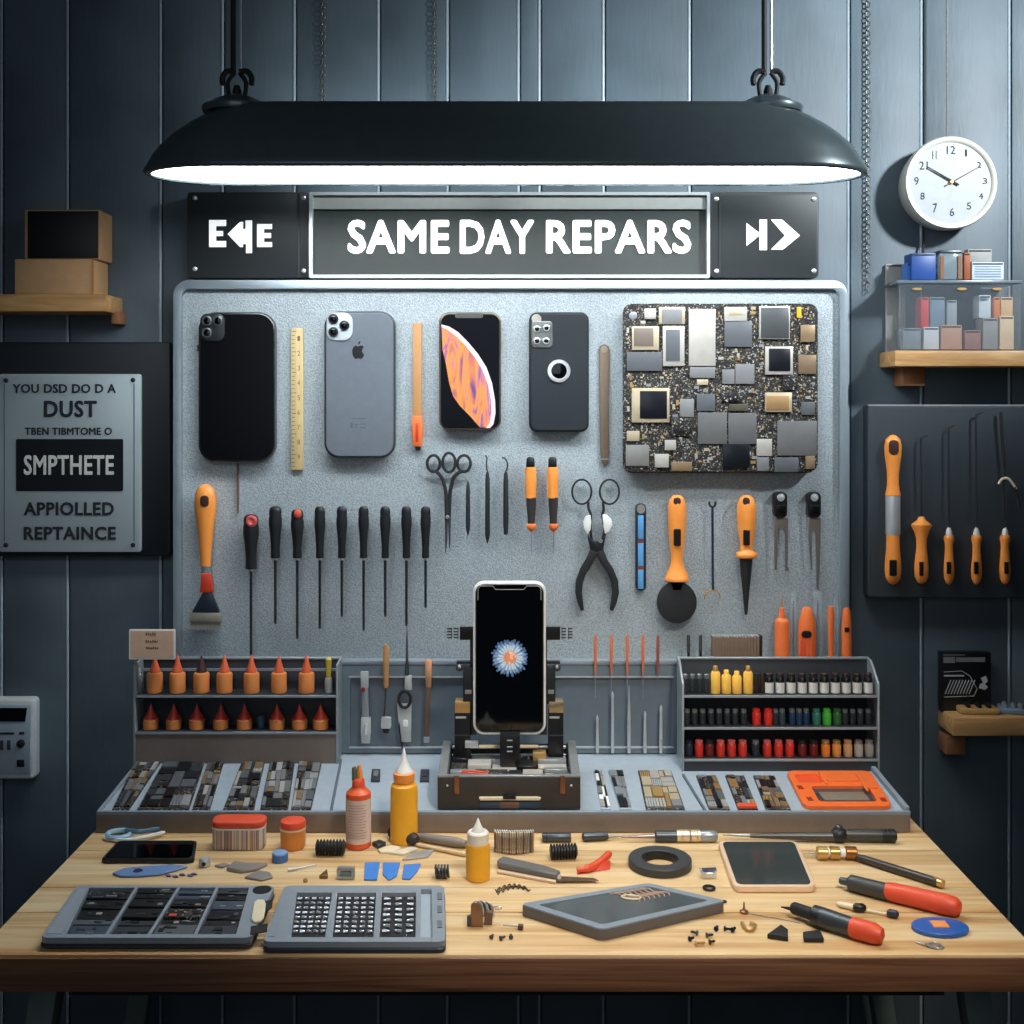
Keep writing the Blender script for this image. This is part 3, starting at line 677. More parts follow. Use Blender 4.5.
m = MB(); m.pp([(412,416),(422,416),(422.8,430),(421.8,446.5),(413,446.5),(412,430)], 2.087, DBF, .0015); m.build('clip', orangeb, r)
m = MB(); m.pb(415.5, 423, 418.5, 442, 2.0855, 2.0885, .001); m.build('clip_rib', redm, r)
m = MB(); m.pp([(414.5,446),(420.5,446),(420,450.5),(416,450.5)], 2.09, DBF); m.build('tip', black, r)
r = thing('nail_file', 'flat brown file with rounded top, left of the circuit board', 'file', W(604, 467, 2.095))
m = MB(); m.pp([(599.3,350),(600,346.5),(602,344.6),(604.2,344),(606.5,344.6),(609,346.5),(609.8,350),(609,455),(608.6,461),(606,466.5),(604,466.5),(601,461),(600.5,455)], 2.094, DBF, .0008); m.build('file_blade', mat('file brown grey', (112, 96, 82), .55, .2, scale=200, bump=.2), r)
m = MB(); m.lathe(W(604.4, 349.5, 2.094), (0,-1,0), [(0,.0062),(.0008,.006)], 16); m.build('end_spot', mat('file spot', (150, 138, 122), .4, .3), r)
m = MB(); m.pb(600.5, 458.5, 608.7, 460, 2.0932, 2.0942); m.build('band', steel, r)
tag(MB().tube([W(238, 463, 2.096), W(238, 490, 2.096), W(238, 513, 2.096)], [.0022, .0022, .0018]).build('thin_rod', mat('rod steel red', (150, 110, 108), .35, .6)), 'thin reddish steel rod below the leftmost black phone', 'rod')
# ------------------------------------------------------------------ motherboard
mbd = thing('circuit_board', 'big dark circuit board packed with grey chips, upper right of the board', 'circuit board', W(720, 472, 2.07))
m = MB(); m.pp(rr(623, 303.5, 818, 472, 9), 2.066, 2.072, .001, 1); m.build('board_plate', pcbm, mbd)
m = MB(); m.pp(rr(624, 305, 817, 473, 9), 2.0725, DBF-.0005, .002); m.build('base_block', black, mbd)
CH = [ # x0,y0,x1,y1,mat,inner
 (644.5,308.5,656,319,chipw,None),(659,307,685,324,chipc,(662,309,682,323,chipg)),(632,326.5,659,350,chipc,(634,328,653.5,346,mat('chip taupe',(112,102,94),.4))),
 (663,326,684.5,366,chipw,(666,329.5,680,361,chipd)),(627,352,662,371,chipd,None),(689,309,715.5,366,chipw,None),(690,367,715,378,chipg,None),
 (697,379.5,708,385,chipc,None),(724.5,307,747,321,chipw,(729,309,743,315,chipc)),(724.5,321,752,347,chipd,None),(759.5,306,790,339,chipw,(761,307.5,789,338,mat('chip graphite',(66,70,72),.4))),
 (801,325,815,342,chipb,None),(798.5,355,816.5,374,mat('chip bronze plain',(128,108,86),.45,.3),None),(765.5,346.5,793,374.5,chipw,(769,348.5,790.5,371,chipk)),
 (722.5,369.5,734.5,384,chipg,None),(735.5,364,754.5,384,chipg,None),(632,388,669.5,422.5,chipc,(640,391,667,418.5,chipk)),(680,399,694,417,mat('chip silver grey',(140,142,142),.4,.3),None),
 (697,394,715,411,chipd,None),(698,412.5,727,444,mat('chip big a',(98,98,98),.42),None),(728.5,413,756.5,444,mat('chip big b',(96,97,98),.42),None),(765.5,392.5,792,412,chipc,(766.5,396,789,410,mat('chip amber',(168,134,92),.4,.3))),
 (777.5,421,817,455.5,mat('chip big c',(102,102,103),.42),None),(723,444,749.5,468,chipk,None),(757,439,772,456,chipw,None),(757,457,769,471,chipg,None),(775,457.5,798.5,472,chipd,None),
 (627,431,639.5,441,chipc,None),(626,445,649,466,mat('chip satin',(150,150,146),.35,.4),None),(665,440,676,450,chipw,None),(655,454,669,467.5,chipw,None),(671.5,462,692,471,chipb,None),
 (801.5,402,815,415,chipd,None),(783,372,797,390,pcbb,None),(722,392,740,402,pcbb,None),(729,404,748,411,mat('chip olive',(78,74,62),.45),None),(671,418,692,436,pcbb,None),(806,456,815,469,chipb,None)]
cd_ = 2.066
for i, (x0, y0, x1, y1, mt, inn) in enumerate(CH):
    h = .0055 if inn or mt in (chipw, chipb) else .0038
    m = MB(); m.pb(x0, y0, x1, y1, cd_-h, cd_, .0006); o = m.build('shield' if inn or mt in (chipw, chipc, chipb) else 'chip', mt, mbd); o['_o'] = mbd['_o']
    if inn:
        m = MB(); m.pb(inn[0], inn[1], inn[2], inn[3], cd_-h-.0012, cd_-h+.0003, .0003); m.build('die', inn[4], o)
m = MB(); m.pb(797, 307, 801.5, 318, cd_-.004, cd_, .0006); m.build('capacitor', yellow, mbd)
for x, y in ((641, 316), (810, 463)):
    m = MB(); m.lathe(W(x-8 if x < 700 else x, y, cd_), (0,-1,0), [(0,.0075),(.0022,.007),(.003,.004)], 16); m.build('screw', steel, mbd)
def freept(x, y):
    return all(not (a-2 < x < c+2 and b-2 < y < e+2) for a, b, c, e, _, _ in CH)
rnd = random.Random(3); n = 0; capm = [chipw, gold, chipc, steel, chrome, dark, chipb]
small = MB(); big = 0
while n < 420:
    x, y = rnd.uniform(627, 814), rnd.uniform(307, 469)
    if not freept(x, y): continue
    w, h = rnd.choice(((1.6, .9), (.9, 1.6), (2.4, 1.4), (1.2, 2.6), (1, 1)))
    n += 1
    if big < 60:
        m = MB(); m.pb(x-w, y-h, x+w, y+h, cd_-.0022, cd_, 0); m.build('capacitor', rnd.choice(capm), mbd); big += 1
    else:
        small.mi = rnd.randrange(5); small.pb(x-w*.5, y-h*.5, x+w*.5, y+h*.5, cd_-.0014, cd_, 0)
o = small.build('solder_specks', [chipw, gold, chipc, steel, dark], mbd); o['kind'] = 'stuff'
# ------------------------------------------------------------------ brush
D1 = 2.081
r = thing('brush', 'orange-handled cleaning brush with red collar, far left of tool row', 'brush', W(205, 630, D1))
handle(r, 205.5, [(484,0),(485,4),(488,7.8),(495,10.2),(504,10.8),(514,10),(530,8),(548,6.2),(562,5.4),(566,5.2)], D1, orange)
inset(r, 200, 495.5, 208.5, 507, D1-.0158)
handle(r, 206, [(564,4.6),(577,4.6)], D1, steel, 'ferrule')
m = MB(); m.pp([(201,573.5),(209,573.5),(211,580),(212.3,592.5),(199.5,592.5),(201,580)], D1-.008, D1+.006, .001); m.build('collar', redm, r)
m = MB(); m.pp([(203,592),(210,592),(219,612.5),(191.5,612.5)], D1-.006, D1+.006, .001); m.build('head', mat('brush head blue black', (30, 40, 52), .35), r)
m = MB(); m.pb(190, 613, 220.5, 622, D1-.007, D1+.007, .001); m.build('brush_ferrule', mat('ferrule pale', (160, 158, 146), .4, .5), r)
m = MB()
for i in range(26):
    x = 190.6+i*1.17; m.pb(x, 621, x+.75, 629+(i*7 % 3)*.7, D1-.004, D1+.004)
m.build('bristles', mat('bristle grey', (150, 150, 142), .7), r)
# ------------------------------------------------------------------ nine screwdrivers
SD = [(251,514,569,656,8,1),(275.3,506,558,624,6.6,0),(297.3,509,558,639,6.6,1),(319.8,506,558,629,5.6,0),(341.8,506,558,617,5.6,0),(363.6,506,558,631,5.4,0),(385.2,506,558,617,5.4,0),(406.4,506,558,626,5.4,0),(425.6,506,558,608,5.3,0)]
kd = kk(D1)
for i, (cx, y0, y1, y2, w, cap) in enumerate(SD):
    lab = ORD[i]+' black-handled screwdriver to the right of the orange brush'+(', with coral end cap' if cap else '')
    r = thing('screwdriver', lab, 'screwdriver', W(cx, y2, D1), 'row of slim screwdrivers on the board')
    L = y1-y0
    handle(r, cx, [(y0,0),(y0+.6,w*.55),(y0+2.5,w*.85),(y0+6,w*.95),(y0+10,w*.9),(y0+12,w*.98),(y0+L*.35,w),(y0+L*.55,w*.8),(y0+L*.8,w*.66),(y1-4,w*.68),(y1-1,w*.72),(y1,w*.6)], D1, mat('screwdriver grip', (28, 31, 36), .42))
    handle(r, cx, [(y1-.5,2.4),(y1+1.5,2.2),(y1+3,1.2)], D1, silver, 'collar')
    handle(r, cx, [(y1,1.45),(y1+5,1.45),(y2-6,1.35),(y2-2,1.3),(y2,.7)], D1, mat('shank steel', (96, 104, 110), .22, .85), 'shank', 12, 1)
    if cap:
        if i == 0:
            m = MB(); m.lathe(W(cx+.6, y0+7, D1-.0095), (0,-1,0), [(0,.0105),(.003,.0095),(.004,.0065),(.002,.004)], 20); m.build('end_cap', pink, r)
        else:
            m = MB(); m.ball(W(cx+.5, y0+5, D1-.0055), 4.4*kd, .9, .9, 1.1); m.build('end_cap', mat('end cap red orange', (212, 88, 66), .45), r)
# ------------------------------------------------------------------ three-loop scissors
D2 = 2.088; kd = kk(D2)
def w2(x, y): return W(x, y, D2)
def ring(cx, cy, rx, ry, d): return [W(cx+rx*math.cos(2*PI*i/22), cy+ry*math.sin(2*PI*i/22), d) for i in range(22)]
r = thing('scissors', 'black scissors with three finger loops and thin closed blades', 'scissors', W(448, 552, D2))
for cx, cy, a, b in ((433.6, 463.5, 6.4, 8.2), (449, 462.5, 6.4, 9.6), (464, 463.5, 6.6, 8.2)):
    m = MB(); m.tube(ring(cx, cy, a, b, D2), 1.5*kd, 8, True); m.build('finger_loop', blackr, r)
m = MB(); m.tube(smooth_path([w2(436,471), w2(442,478), w2(445.5,490), w2(446.6,505), w2(446.8,518)]), [1.9*kd]*16+[2.2*kd]*9, 8)
m.tube(smooth_path([w2(461,471), w2(454,477), w2(450.5,490), w2(449.2,505), w2(448.8,518)]), [1.9*kd]*16+[2.2*kd]*9, 8); m.build('handle_arm', blackr, r)
m = MB(); m.pp([(444.6,514),(448,514),(447.4,540),(446,553),(445.3,553)], D2-.001, D2+.003); m.pp([(447.6,514),(451,514),(450.2,548),(449.2,548)], D2-.003, D2-.001); m.build('blade', dsteel, r)
m = MB(); m.lathe(W(447.6, 517, D2-.003), (0,-1,0), [(0,.004),(.002,.003)], 12); m.build('pivot', steel, r)
# ------------------------------------------------------------------ three picks
for i, (cx, y0, y1, w, hk) in enumerate(((468, 480.5, 536, 2.2, 0), (487.5, 470, 543.5, 2.4, 1), (505.8, 470, 534.5, 2.6, 2))):
    lab = ('short dark pointed pick right of the three-loop scissors', 'longest dark pick with fine straight wire above it', 'dark pick with a fine curled wire hook at its top')[i]
    r = thing('pick_tool', lab, 'pick', W(cx, y1, D2), 'dark picks right of the scissors')
    handle(r, cx, [(y0,.2),(y0+4,w*.7),(y0+10,w*.95),(y1-9,w*1.05),(y1-6,w*.9),(y1,.3 if i < 2 else w*.8)], D2, mat('pick charcoal', (50, 55, 58), .4, .3), 'pick_body', 12)
    if hk == 1:
        m = MB(); m.tube([w2(487,471), w2(486.4,464), w2(487,458), w2(485.6,455)], .75*kd, 6); m.build('wire', dark, r)
    if hk == 2:
        m = MB(); m.tube(smooth_path([w2(506.6,471), w2(507.5,464), w2(505,458.5), w2(502,457.8)]), .75*kd, 6); m.build('wire', dark, r)
# ------------------------------------------------------------------ two orange drivers
for i, cx in enumerate((531, 553)):
    r = thing('screwdriver', ('left', 'right')[i]+' one of two short orange and black drivers below the round-lens phone', 'screwdriver', W(cx, 555, D1), 'pair of orange drivers')
    handle(r, cx-.5, [(456.5,0),(457,2.6),(459,4),(466,4.4),(467.5,3.8)], D1, black, 'end_cap')
    handle(r, cx-.3, [(467,4.9),(469,5.5),(484,5.6),(498,5.2)], D1, orange)
    handle(r, cx+.3, [(497.5,5.1),(505,4.8),(518,3.8),(524,3.6)], D1, mat('driver grip dark', (52, 48, 46), .5), 'grip')
    handle(r, cx+.6, [(523.5,3.9),(524.5,4.8),(528,4.7),(530.5,2.4),(532,1)], D1, orangeb, 'collar')
    handle(r, cx+.8, [(530,.8),(552,.7),(555,.3)], D1, steel, 'shank', 8, 1)
# ------------------------------------------------------------------ ring-topped pliers
r = thing('pliers', 'black pliers with curved handles and two wire finger rings on top', 'pliers', W(597, 611, D2))
for cx in (581.8, 609.5):
    m = MB(); m.tube(ring(cx, 491.8, 9.7, 12.3, D2), 1.05*kd, 8, True); m.build('finger_ring', blackr, r)
m = MB(); m.tube(smooth_path([w2(588.5,502), w2(588.5,508), w2(591,516), w2(590.5,530), w2(592,541)]), 1.4*kd, 8); m.tube(smooth_path([w2(603.2,502), w2(603.6,510), w2(602.5,516), w2(604.5,530), w2(602,541)]), 1.4*kd, 8); m.build('upper_arm', dark, r)
m = MB(); m.pp([(590.5,515),(586,516.5),(583.3,522),(584.2,529),(587.5,534.5),(590.5,530),(591.5,522)], D2-.005, D2+.004, .001); m.build('white_pad', white, r)
m = MB(); m.pp([(602.5,514.5),(607,514.8),(611.5,519.5),(612.3,525),(609,531.5),(605,534),(603.5,527)], D2-.005, D2+.004, .001); m.build('white_pad', white, r)
m = MB(); m.pp([(590,538),(594,541.5),(599.5,541.5),(604,537),(606.5,533),(605,541),(603,552),(591,552),(588.5,541),(587.5,533)], D2-.006, D2+.005, .0015); m.build('jaw', dark, r)
m = MB(); m.lathe(W(600.5, 541, D2-.006), (0,-1,0), [(0,.004),(.002,.003)], 12); m.build('pivot', steel, r)
def plier_handle(pts, ws):
    L_, R_ = [], []
    for i, (x, y) in enumerate(pts):
        a = pts[max(i-1,0)]; b = pts[min(i+1,len(pts)-1)]; dx, dy = b[0]-a[0], b[1]-a[1]; l = math.hypot(dx, dy); w_ = ws[i]
        L_.append((x+dy/l*w_, y-dx/l*w_)); R_.append((x-dy/l*w_, y+dx/l*w_))
    mm = MB(); mm.pp(L_+R_[::-1], D2-.007, D2+.006, .002, 2); return mm.build('handle', blackr, r)
plier_handle([(594.5,551),(590,561),(583.5,571),(579.6,582),(578.8,593),(580.5,603),(582.5,611)], [4,3.8,3.6,3.5,3.3,2.8,1.6])
plier_handle([(600,551),(604,561),(610.5,571),(615,582),(615.9,593),(614,603),(611.5,611)], [4,3.8,3.6,3.5,3.3,2.8,1.6])
# ------------------------------------------------------------------ blue strip tool, spatula, hook rod, spike, calipers
r = thing('strip_tool', 'narrow dark strip tool with three sky blue windows', 'tool', W(641, 590, D2))
m = MB(); m.pp(rr(635.8, 503.5, 646.2, 591, 4.5), D2, DBF-.001, .0015); m.build('body', mat('navy body', (26, 40, 58), .4), r)
m = MB(); m.pp(circ(641, 509, 4.2, 18, 4.6), D2-.002, D2+.001); m.build('end_disc', mat('grey disc', (132, 128, 118), .5), r)
for a, b in ((515.5, 539), (543, 566), (569.5, 589)):
    m = MB(); m.pb(638, a, 643.6, b, D2-.0015, D2+.001, .0005); m.build('window', bluec, r)
for a in (539.5, 566.3):
    m = MB(); m.pb(637.4, a, 644.2, a+3, D2-.0018, D2+.001); m.build('band', mat('rust band', (120, 62, 46), .5), r)
r = thing('spatula', 'orange-handled tool ending in a large black round disc', 'spatula', W(677, 623, D1))
handle(r, 677, [(494.8,0),(495.5,4),(499,7.6),(505,9),(515,9.2),(530,8.6),(545,7.4),(552,6.4),(560,6),(566,7),(572,9.6),(577,11.5),(578,12.2),(580.5,12),(581.5,9)], D1, orange)
inset(r, 673.6, 497.5, 681, 505, D1-.0115); inset(r, 673.8, 529, 681, 546, D1-.0128, 'grip_slot', black, 1.6)
m = MB(); m.pp([(671,580),(683,580),(681,590),(673,590)], D1-.002, D1+.004); m.build('neck', black, r)
m = MB(); m.pp(circ(677, 602.5, 20, 40, 21), D1-.002, D1+.003, .001); m.build('disc', mat('disc graphite', (36, 39, 42), .5), r)
r = thing('hook_rod', 'thin navy rod with a small forked hook at each end', 'rod', W(712.5, 600, D2))
m = MB(); m.tube([w2(712.5,506), w2(713,590)], 1.25*kd, 8); m.build('rod', mat('navy rod', (36, 56, 78), .35, .3), r)
m = MB(); m.tube(smooth_path([w2(709.5,501.5), w2(709.8,505), w2(712.5,507), w2(715.2,505), w2(715.5,501.5)]), 1.1*kd, 8); m.build('top_fork', blackr, r)
m = MB(); m.tube(smooth_path([w2(704.6,599.5), w2(706.5,593), w2(712.5,589.5), w2(718.5,592.5), w2(720.5,599)]), .9*kd, 8); m.build('bottom_fork', gold, r)
r = thing('spike_tool', 'orange-handled awl with flared guard and long black tapered spike', 'awl', W(746, 615, D1))
handle(r, 746.5, [(494.8,0),(495.5,4),(499,7.8),(505,9.4),(515,9.6),(528,9),(540,7.2),(549,6.4),(551,7),(553,10.4),(555,11.2),(557,10.6),(558.5,7)], D1, orange)
inset(r, 743, 497.5, 750, 505, D1-.012); inset(r, 743.4, 530, 750, 545.5, D1-.0118, 'grip_slot', black, 1)
handle(r, 746, [(557.5,6.6),(575,5.2),(596,3),(612,1.6),(614.6,1.4)], D1, mat('spike graphite', (36, 37, 40), .45), 'spike')
for i, cx in enumerate((781, 814.6)):
    r = thing('caliper', ('grey forked caliper with black head, nearer the orange awl', 'forked caliper with black head nearest the right edge of board')[i], 'caliper', W(cx, 575, D2), 'two forked calipers')
    m = MB(); m.pp(rr(cx-6.8, 492, cx+6.6, 518, 5), D2-.006, DBF-.001, .002); m.build('head', black, r)
    m = MB(); m.lathe(W(cx, 497.5, D2-.006), (0,-1,0), [(0,.007),(.0015,.0065),(.0015,.004),(.003,.003)], 18); m.build('pivot', silver, r)
    m = MB(); m.pb(cx-4.5, 505, cx+4.5, 514, D2-.0075, D2-.005, .001); m.build('head_slot', mat('slot black', (8, 8, 10), .3), r)
    cm = mat('caliper warm steel', (138, 128, 122), .35, .6)
    if i == 0: pts = [(774.5,518),(788.5,518),(788.2,530),(787.6,566),(789.5,569),(788.5,571.5),(785.6,571),(785.2,534),(783.5,530),(780,530),(777.5,535),(777,570),(774.9,570)]
    else: pts = [(808,518),(821,518),(820.6,532),(819.8,575),(818.4,592),(817.2,592),(816.6,560),(815.6,534),(813,530),(811.6,534),(812.8,570),(811.4,570),(808.8,536)]
    m = MB(); m.pp(pts, D2-.003, D2+.001, .0004, 1); m.build('forked_blade', cm, r)
# ================================================================== workbench
XL, XR = -.655, .645; YF = 1.40+CAMY; YB = -.02
bench = thing('workbench', 'wooden workbench with thick plank top standing before the tool board', 'workbench', ((XL+XR)/2, (YF+YB)/2, 0))
m = MB(); ys = [YF, TD(912)+CAMY, TD(887)+CAMY, TD(850)+CAMY, TD(812)+CAMY, TD(785)+CAMY, YB]
for a, b in zip(ys, ys[1:]): m.box((XL, a+.0007, TZ-.04), (XR, b-.0007, TZ), .0015, 2)
m.build('table_top', tablew, bench)
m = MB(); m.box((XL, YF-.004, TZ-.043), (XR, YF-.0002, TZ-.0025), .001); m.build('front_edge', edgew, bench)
m = MB(); m.box((XL+.1, YF+.05, TZ-.075), (XR-.1, YF+.075, TZ-.0402)); m.build('apron', mat('apron dark', (20, 24, 32), .6), bench)
m = MB(); m.box((XL+.1, YB-.09, TZ-.075), (XR-.1, YB-.065, TZ-.0402)); m.build('apron', mat('apron dark', (20, 24, 32), .6), bench)
for sx, xt in ((-1, -.60), (1, .595)):
    for y in (YF+.09, YB-.12):
        m = MB(); u = Vector((.0175, 0, 0)); a = Vector((xt, y, TZ-.041)); b = Vector((xt+sx*.11, y, 0))
        m.prism([a-u, a+u, b+u, b-u], (0, .035, 0), .002); m.build('leg', mat('leg grey green', (96, 108, 106), .5), bench)
# ================================================================== long case with sloping bed
def rz(d): return .783+SL*(d-1.794)
case = thing('parts_case', 'long open grey parts case with sloping compartment bed along the bench back', 'case', (-.012, 1.93+CAMY, TZ))
D0, D9 = 1.794, 2.066
xf0, xf1, xb0, xb1 = -.649, .622, -.655, .622
def hexa(m, q0, q1):
    b2 = bmesh.new(); A = [b2.verts.new(p) for p in q0]; B = [b2.verts.new(p) for p in q1]
    b2.faces.new(A[::-1]); b2.faces.new(B)
    for i in range(4): b2.faces.new([A[i], A[(i+1) % 4], B[(i+1) % 4], B[i]])
    return m._merge(b2, .0015)
m = MB(); hexa(m, [(xf0, D0+CAMY, TZ+.0005), (xf1, D0+CAMY, TZ+.0005), (xb1, D9+CAMY, TZ+.0005), (xb0, D9+CAMY, TZ+.0005)],
               [(xf0, D0+CAMY, rz(D0)-.004), (xf1, D0+CAMY, rz(D0)-.004), (xb1, D9+CAMY, rz(D9)-.004), (xb0, D9+CAMY, rz(D9)-.004)]); m.build('case_body', casebr, case)
def strip(m, pts, up0, up1): return m.prism([Vector(p)+Vector((0,0,up0)) for p in pts], (0, 0, up1-up0), .0008, 1)
def BP(x, d): return Vector((x, d+CAMY, rz(d)))
m = MB(); strip(m, [BP(xf0+.003, D0+.003), BP(xf1-.003, D0+.003), BP(xb1-.003, D9-.002), BP(xb0+.003, D9-.002)], -.005, -.0028); m.build('bed', bedm, case)
m = MB(); strip(m, [BP(xf0, D0), BP(xf1, D0), BP(xf1, D0+.006), BP(xf0, D0+.006)], -.005, .0005); m.build('front_rim', grey1, case)
m = MB(); strip(m, [BP(xf0, D0+.005), BP(xf0+.006, D0+.005), BP(xb0+.006, D9), BP(xb0, D9)], -.005, .0008); m.build('side_rim', grey1, case)
m = MB(); strip(m, [BP(xf1-.008, D0+.005), BP(xf1, D0+.005), BP(xb1, D9), BP(xb1-.008, D9)], -.005, .006); m.build('side_rim', grey1, case)
for a, b in (((331, 811), (341, 759)), ((706, 811), (683, 774))):
    m = MB(); p, q = R(*a), R(*b); u = Vector((.002, 0, 0)); strip(m, [p-u, p+u, q+u, q-u], -.005, .001); m.build('divider', grey2, case)
BED = -.0026
# ------------------------------------------------------------------ circuit boards lying in the bed
def split(x0, y0, x1, y1, n, rn, out):
    if n <= 1: out.append((x0, y0, x1, y1)); return
    a = n//2; t = a/n+rn.uniform(-.12, .12)
    if (y1-y0)*1.25 > (x1-x0)*rn.uniform(.8, 1.2): ym = y0+(y1-y0)*t; split(x0, y0, x1, ym, a, rn, out); split(x0, ym, x1, y1, n-a, rn, out)
    else: xm = x0+(x1-x0)*t; split(x0, y0, xm, y1, a, rn, out); split(xm, y0, x1, y1, n-a, rn, out)
def bil(q, u, v): return (q[0]*(1-u)+q[1]*u)*(1-v)+(q[3]*(1-u)+q[2]*u)*v
PAL = [chipd, chipk, pcbm, chipw, chipg, steel, chipb, pcbm, dark, pcbm, dsteel, chipd, silver]
def quad_board(q, label, n, seed, pal=PAL, name='circuit_board', grp='circuit boards lying in the case bed', fn=R, base=BED, th=.002, basem=None, cat='circuit board', special=None):
    P = [fn(*p) for p in q]; c = sum(P, Vector())/4
    r = thing(name, label, cat, c+Vector((0, 0, base)), grp)
    rn = random.Random(seed); m = MB(); m.quadplate(P, base, base+th); m.build('board_plate', basem or pcbm, r)
    cells = []; split(.03, .03, .97, .97, int(n*1.7), rn, cells)
    for x0, y0, x1, y1 in cells:
        g = .012
        if special and special(x0, y0, x1, y1): continue
        mt = rn.choice(pal); h = rn.uniform(.0012, .004); mm = MB()
        if rn.random() < .14:
            k = rn.choice((3, 4, 5))
            for i in range(k):
                a = x0+(x1-x0)*(i+.1)/k; b = x0+(x1-x0)*(i+.85)/k
                mm.quadplate([bil(P, a, y0+g), bil(P, b, y0+g), bil(P, b, y1-g), bil(P, a, y1-g)], base+th, base+th+h)
            mm.build('contact_strip', rn.choice((silver, steel, gold, chipw)), r)
        else:
            mm.quadplate([bil(P, x0+g, y0+g), bil(P, x1-g, y0+g), bil(P, x1-g, y1-g), bil(P, x0+g, y1-g)], base+th, base+th+h); mm.build('chip', mt, r)
    return r
dk = [chipk, black, chipd, dark, pcbb, chipk, black, dsteel]
quad_board([(135,761),(161,761),(129,809),(112,809)], 'narrow circuit board strip at far left end of the case bed', 14, 1)
quad_board([(164,761),(205,761),(189,809),(137,809)], 'wide dark circuit board second from left in case bed', 12, 2, dk+[chipd])
quad_board([(208,761),(224,761),(210,809),(192,809)], 'narrow circuit board strip right of the wide dark one', 12, 5)
quad_board([(242,761),(265,761),(254,809),(223,809)], 'grey circuit board left of three under the lower orange bottles', 15, 6)
quad_board([(270,761),(295,761),(288,809),(260,809)], 'grey circuit board middle of three below the orange bottle rack', 15, 7)
quad_board([(299,761),(322,761),(311,809),(291,809)], 'grey circuit board right of three, by the left case divider', 14, 8)
quad_board([(594,770),(602,770),(611,809),(601,809)], 'narrow strip of small black connectors right of the dock box', 8, 9, [black, white, black, chipk], basem=bedm)
quad_board([(608,770),(623,770),(632,809),(620,809)], 'second strip of small connectors right of the dock box', 8, 10, [black, steel, chipk, gold, chipg], basem=bedm)
quad_board([(638,770),(671,770),(685,809),(646,809)], 'glittering board of silver pins beside the right case divider', 10, 11, [chipw, gold, steel, chipc, chrome], special=lambda a, b, c, d: False)
quad_board([(696,775),(716,775),(730,809),(709,809)], 'dark circuit board leftmost below the right bottle rack', 9, 12)
quad_board([(725,775),(744,775),(758,809),(738,809)], 'circuit board with red strip, middle one below right rack', 9, 13, PAL+[gold])
quad_board([(753,775),(774,775),(791,809),(766,809)], 'brownish dark circuit board beside the orange opening tray', 14, 14, [chipk, chipd, brown, dark, chipb, pcbb])
m = MB(); P = [R(*p) for p in ((737,806),(756,806),(757,809),(738,809))]; m.quadplate(P, .0005, .005, .0005); tag(m.build('red_strip', redo), 'small bright red strip at the front of the middle right board', 'strip')
for x, lab in ((376, 'small square black switch lying in bed left of the dock box'), (425, 'small black and violet connector lying beside the dock box')):
    r = thing('small_switch', lab, 'switch', R(x, 776), 'small switches in the case bed')
    m = MB(); P = [R(x-4, 770), R(x+4.5, 770), R(x+4, 781), R(x-5, 781)]; m.quadplate(P, BED, .002, .0006); m.build('switch_body', dsteel, r)
    m = MB(); P = [R(x-2, 773), R(x+2.5, 773), R(x+2, 778), R(x-2.6, 778)]; m.quadplate(P, .002, .0045, .0006); m.build('button', mat('switch top', (60, 58, 84), .4) if x > 400 else chipg, r)
# ------------------------------------------------------------------ orange opening frame
of = thing('opening_tray', 'bright orange plastic frame with dark window at right end of case', 'tray', R(840, 790), None)
Q = [R(786,773), R(870,773), R(893,808.5), R(804,808.5)]
def sub(q, pts): return [bil(q, u, v) for u, v in pts]
def urr(r, ar=1.6, n=5): return rr(0, 0, 1, 1, r, n)
out = sub(Q, urr(.1)); win = sub(Q, rr(.2, .45, .86, .88, .05, 3)); top1 = sub(Q, rr(.08, .1, .36, .36, .04, 3)); 
m = MB(); up = Vector((0,0,BED)); m.prism([p+up for p in out], (0,0,.007), .001, 1, holes=[[p+up for p in win], [p+up for p in top1]]); m.build('frame', mat('vivid orange', (238, 112, 52), .4), of)
m = MB(); m.prism([p+Vector((0,0,BED+.0003)) for p in sub(Q, rr(.18, .43, .88, .9, .05, 3))], (0,0,.0015)); m.build('window', mat('window grey', (66, 70, 74), .2), of)
m = MB(); m.quadplate(sub(Q, [(.26,.56),(.78,.56),(.80,.78),(.28,.78)]), BED+.0018, BED+.0035, .0004); m.build('window_chip', mat('window inset', (128, 120, 106), .35), of)
m = MB(); m.quadplate(sub(Q, [(.06,.09),(.37,.09),(.37,.37),(.06,.37)]), BED+.0003, BED+.002); m.build('recess_floor', redo, of)
for u0, v0, u1, v1 in ((.37,.06,.40,.42),(.80,.1,.83,.62),(.42,.28,.78,.34),(.84,.5,.95,.54)):
    m = MB(); m.quadplate(sub(Q, [(u0,v0),(u1,v0),(u1,v1),(u0,v1)]), BED+.007, BED+.0095, .0004); m.build('rib', orangeb, of)
for u, v in ((.06,.5),(.1,.82),(.93,.84)):
    m = MB(); m.quadplate(sub(Q, [(u-.03,v-.05),(u+.03,v-.05),(u+.04,v+.05),(u-.02,v+.05)]), BED+.0062, BED+.0074); m.build('slot', mat('slot red', (140, 44, 26), .5), of)
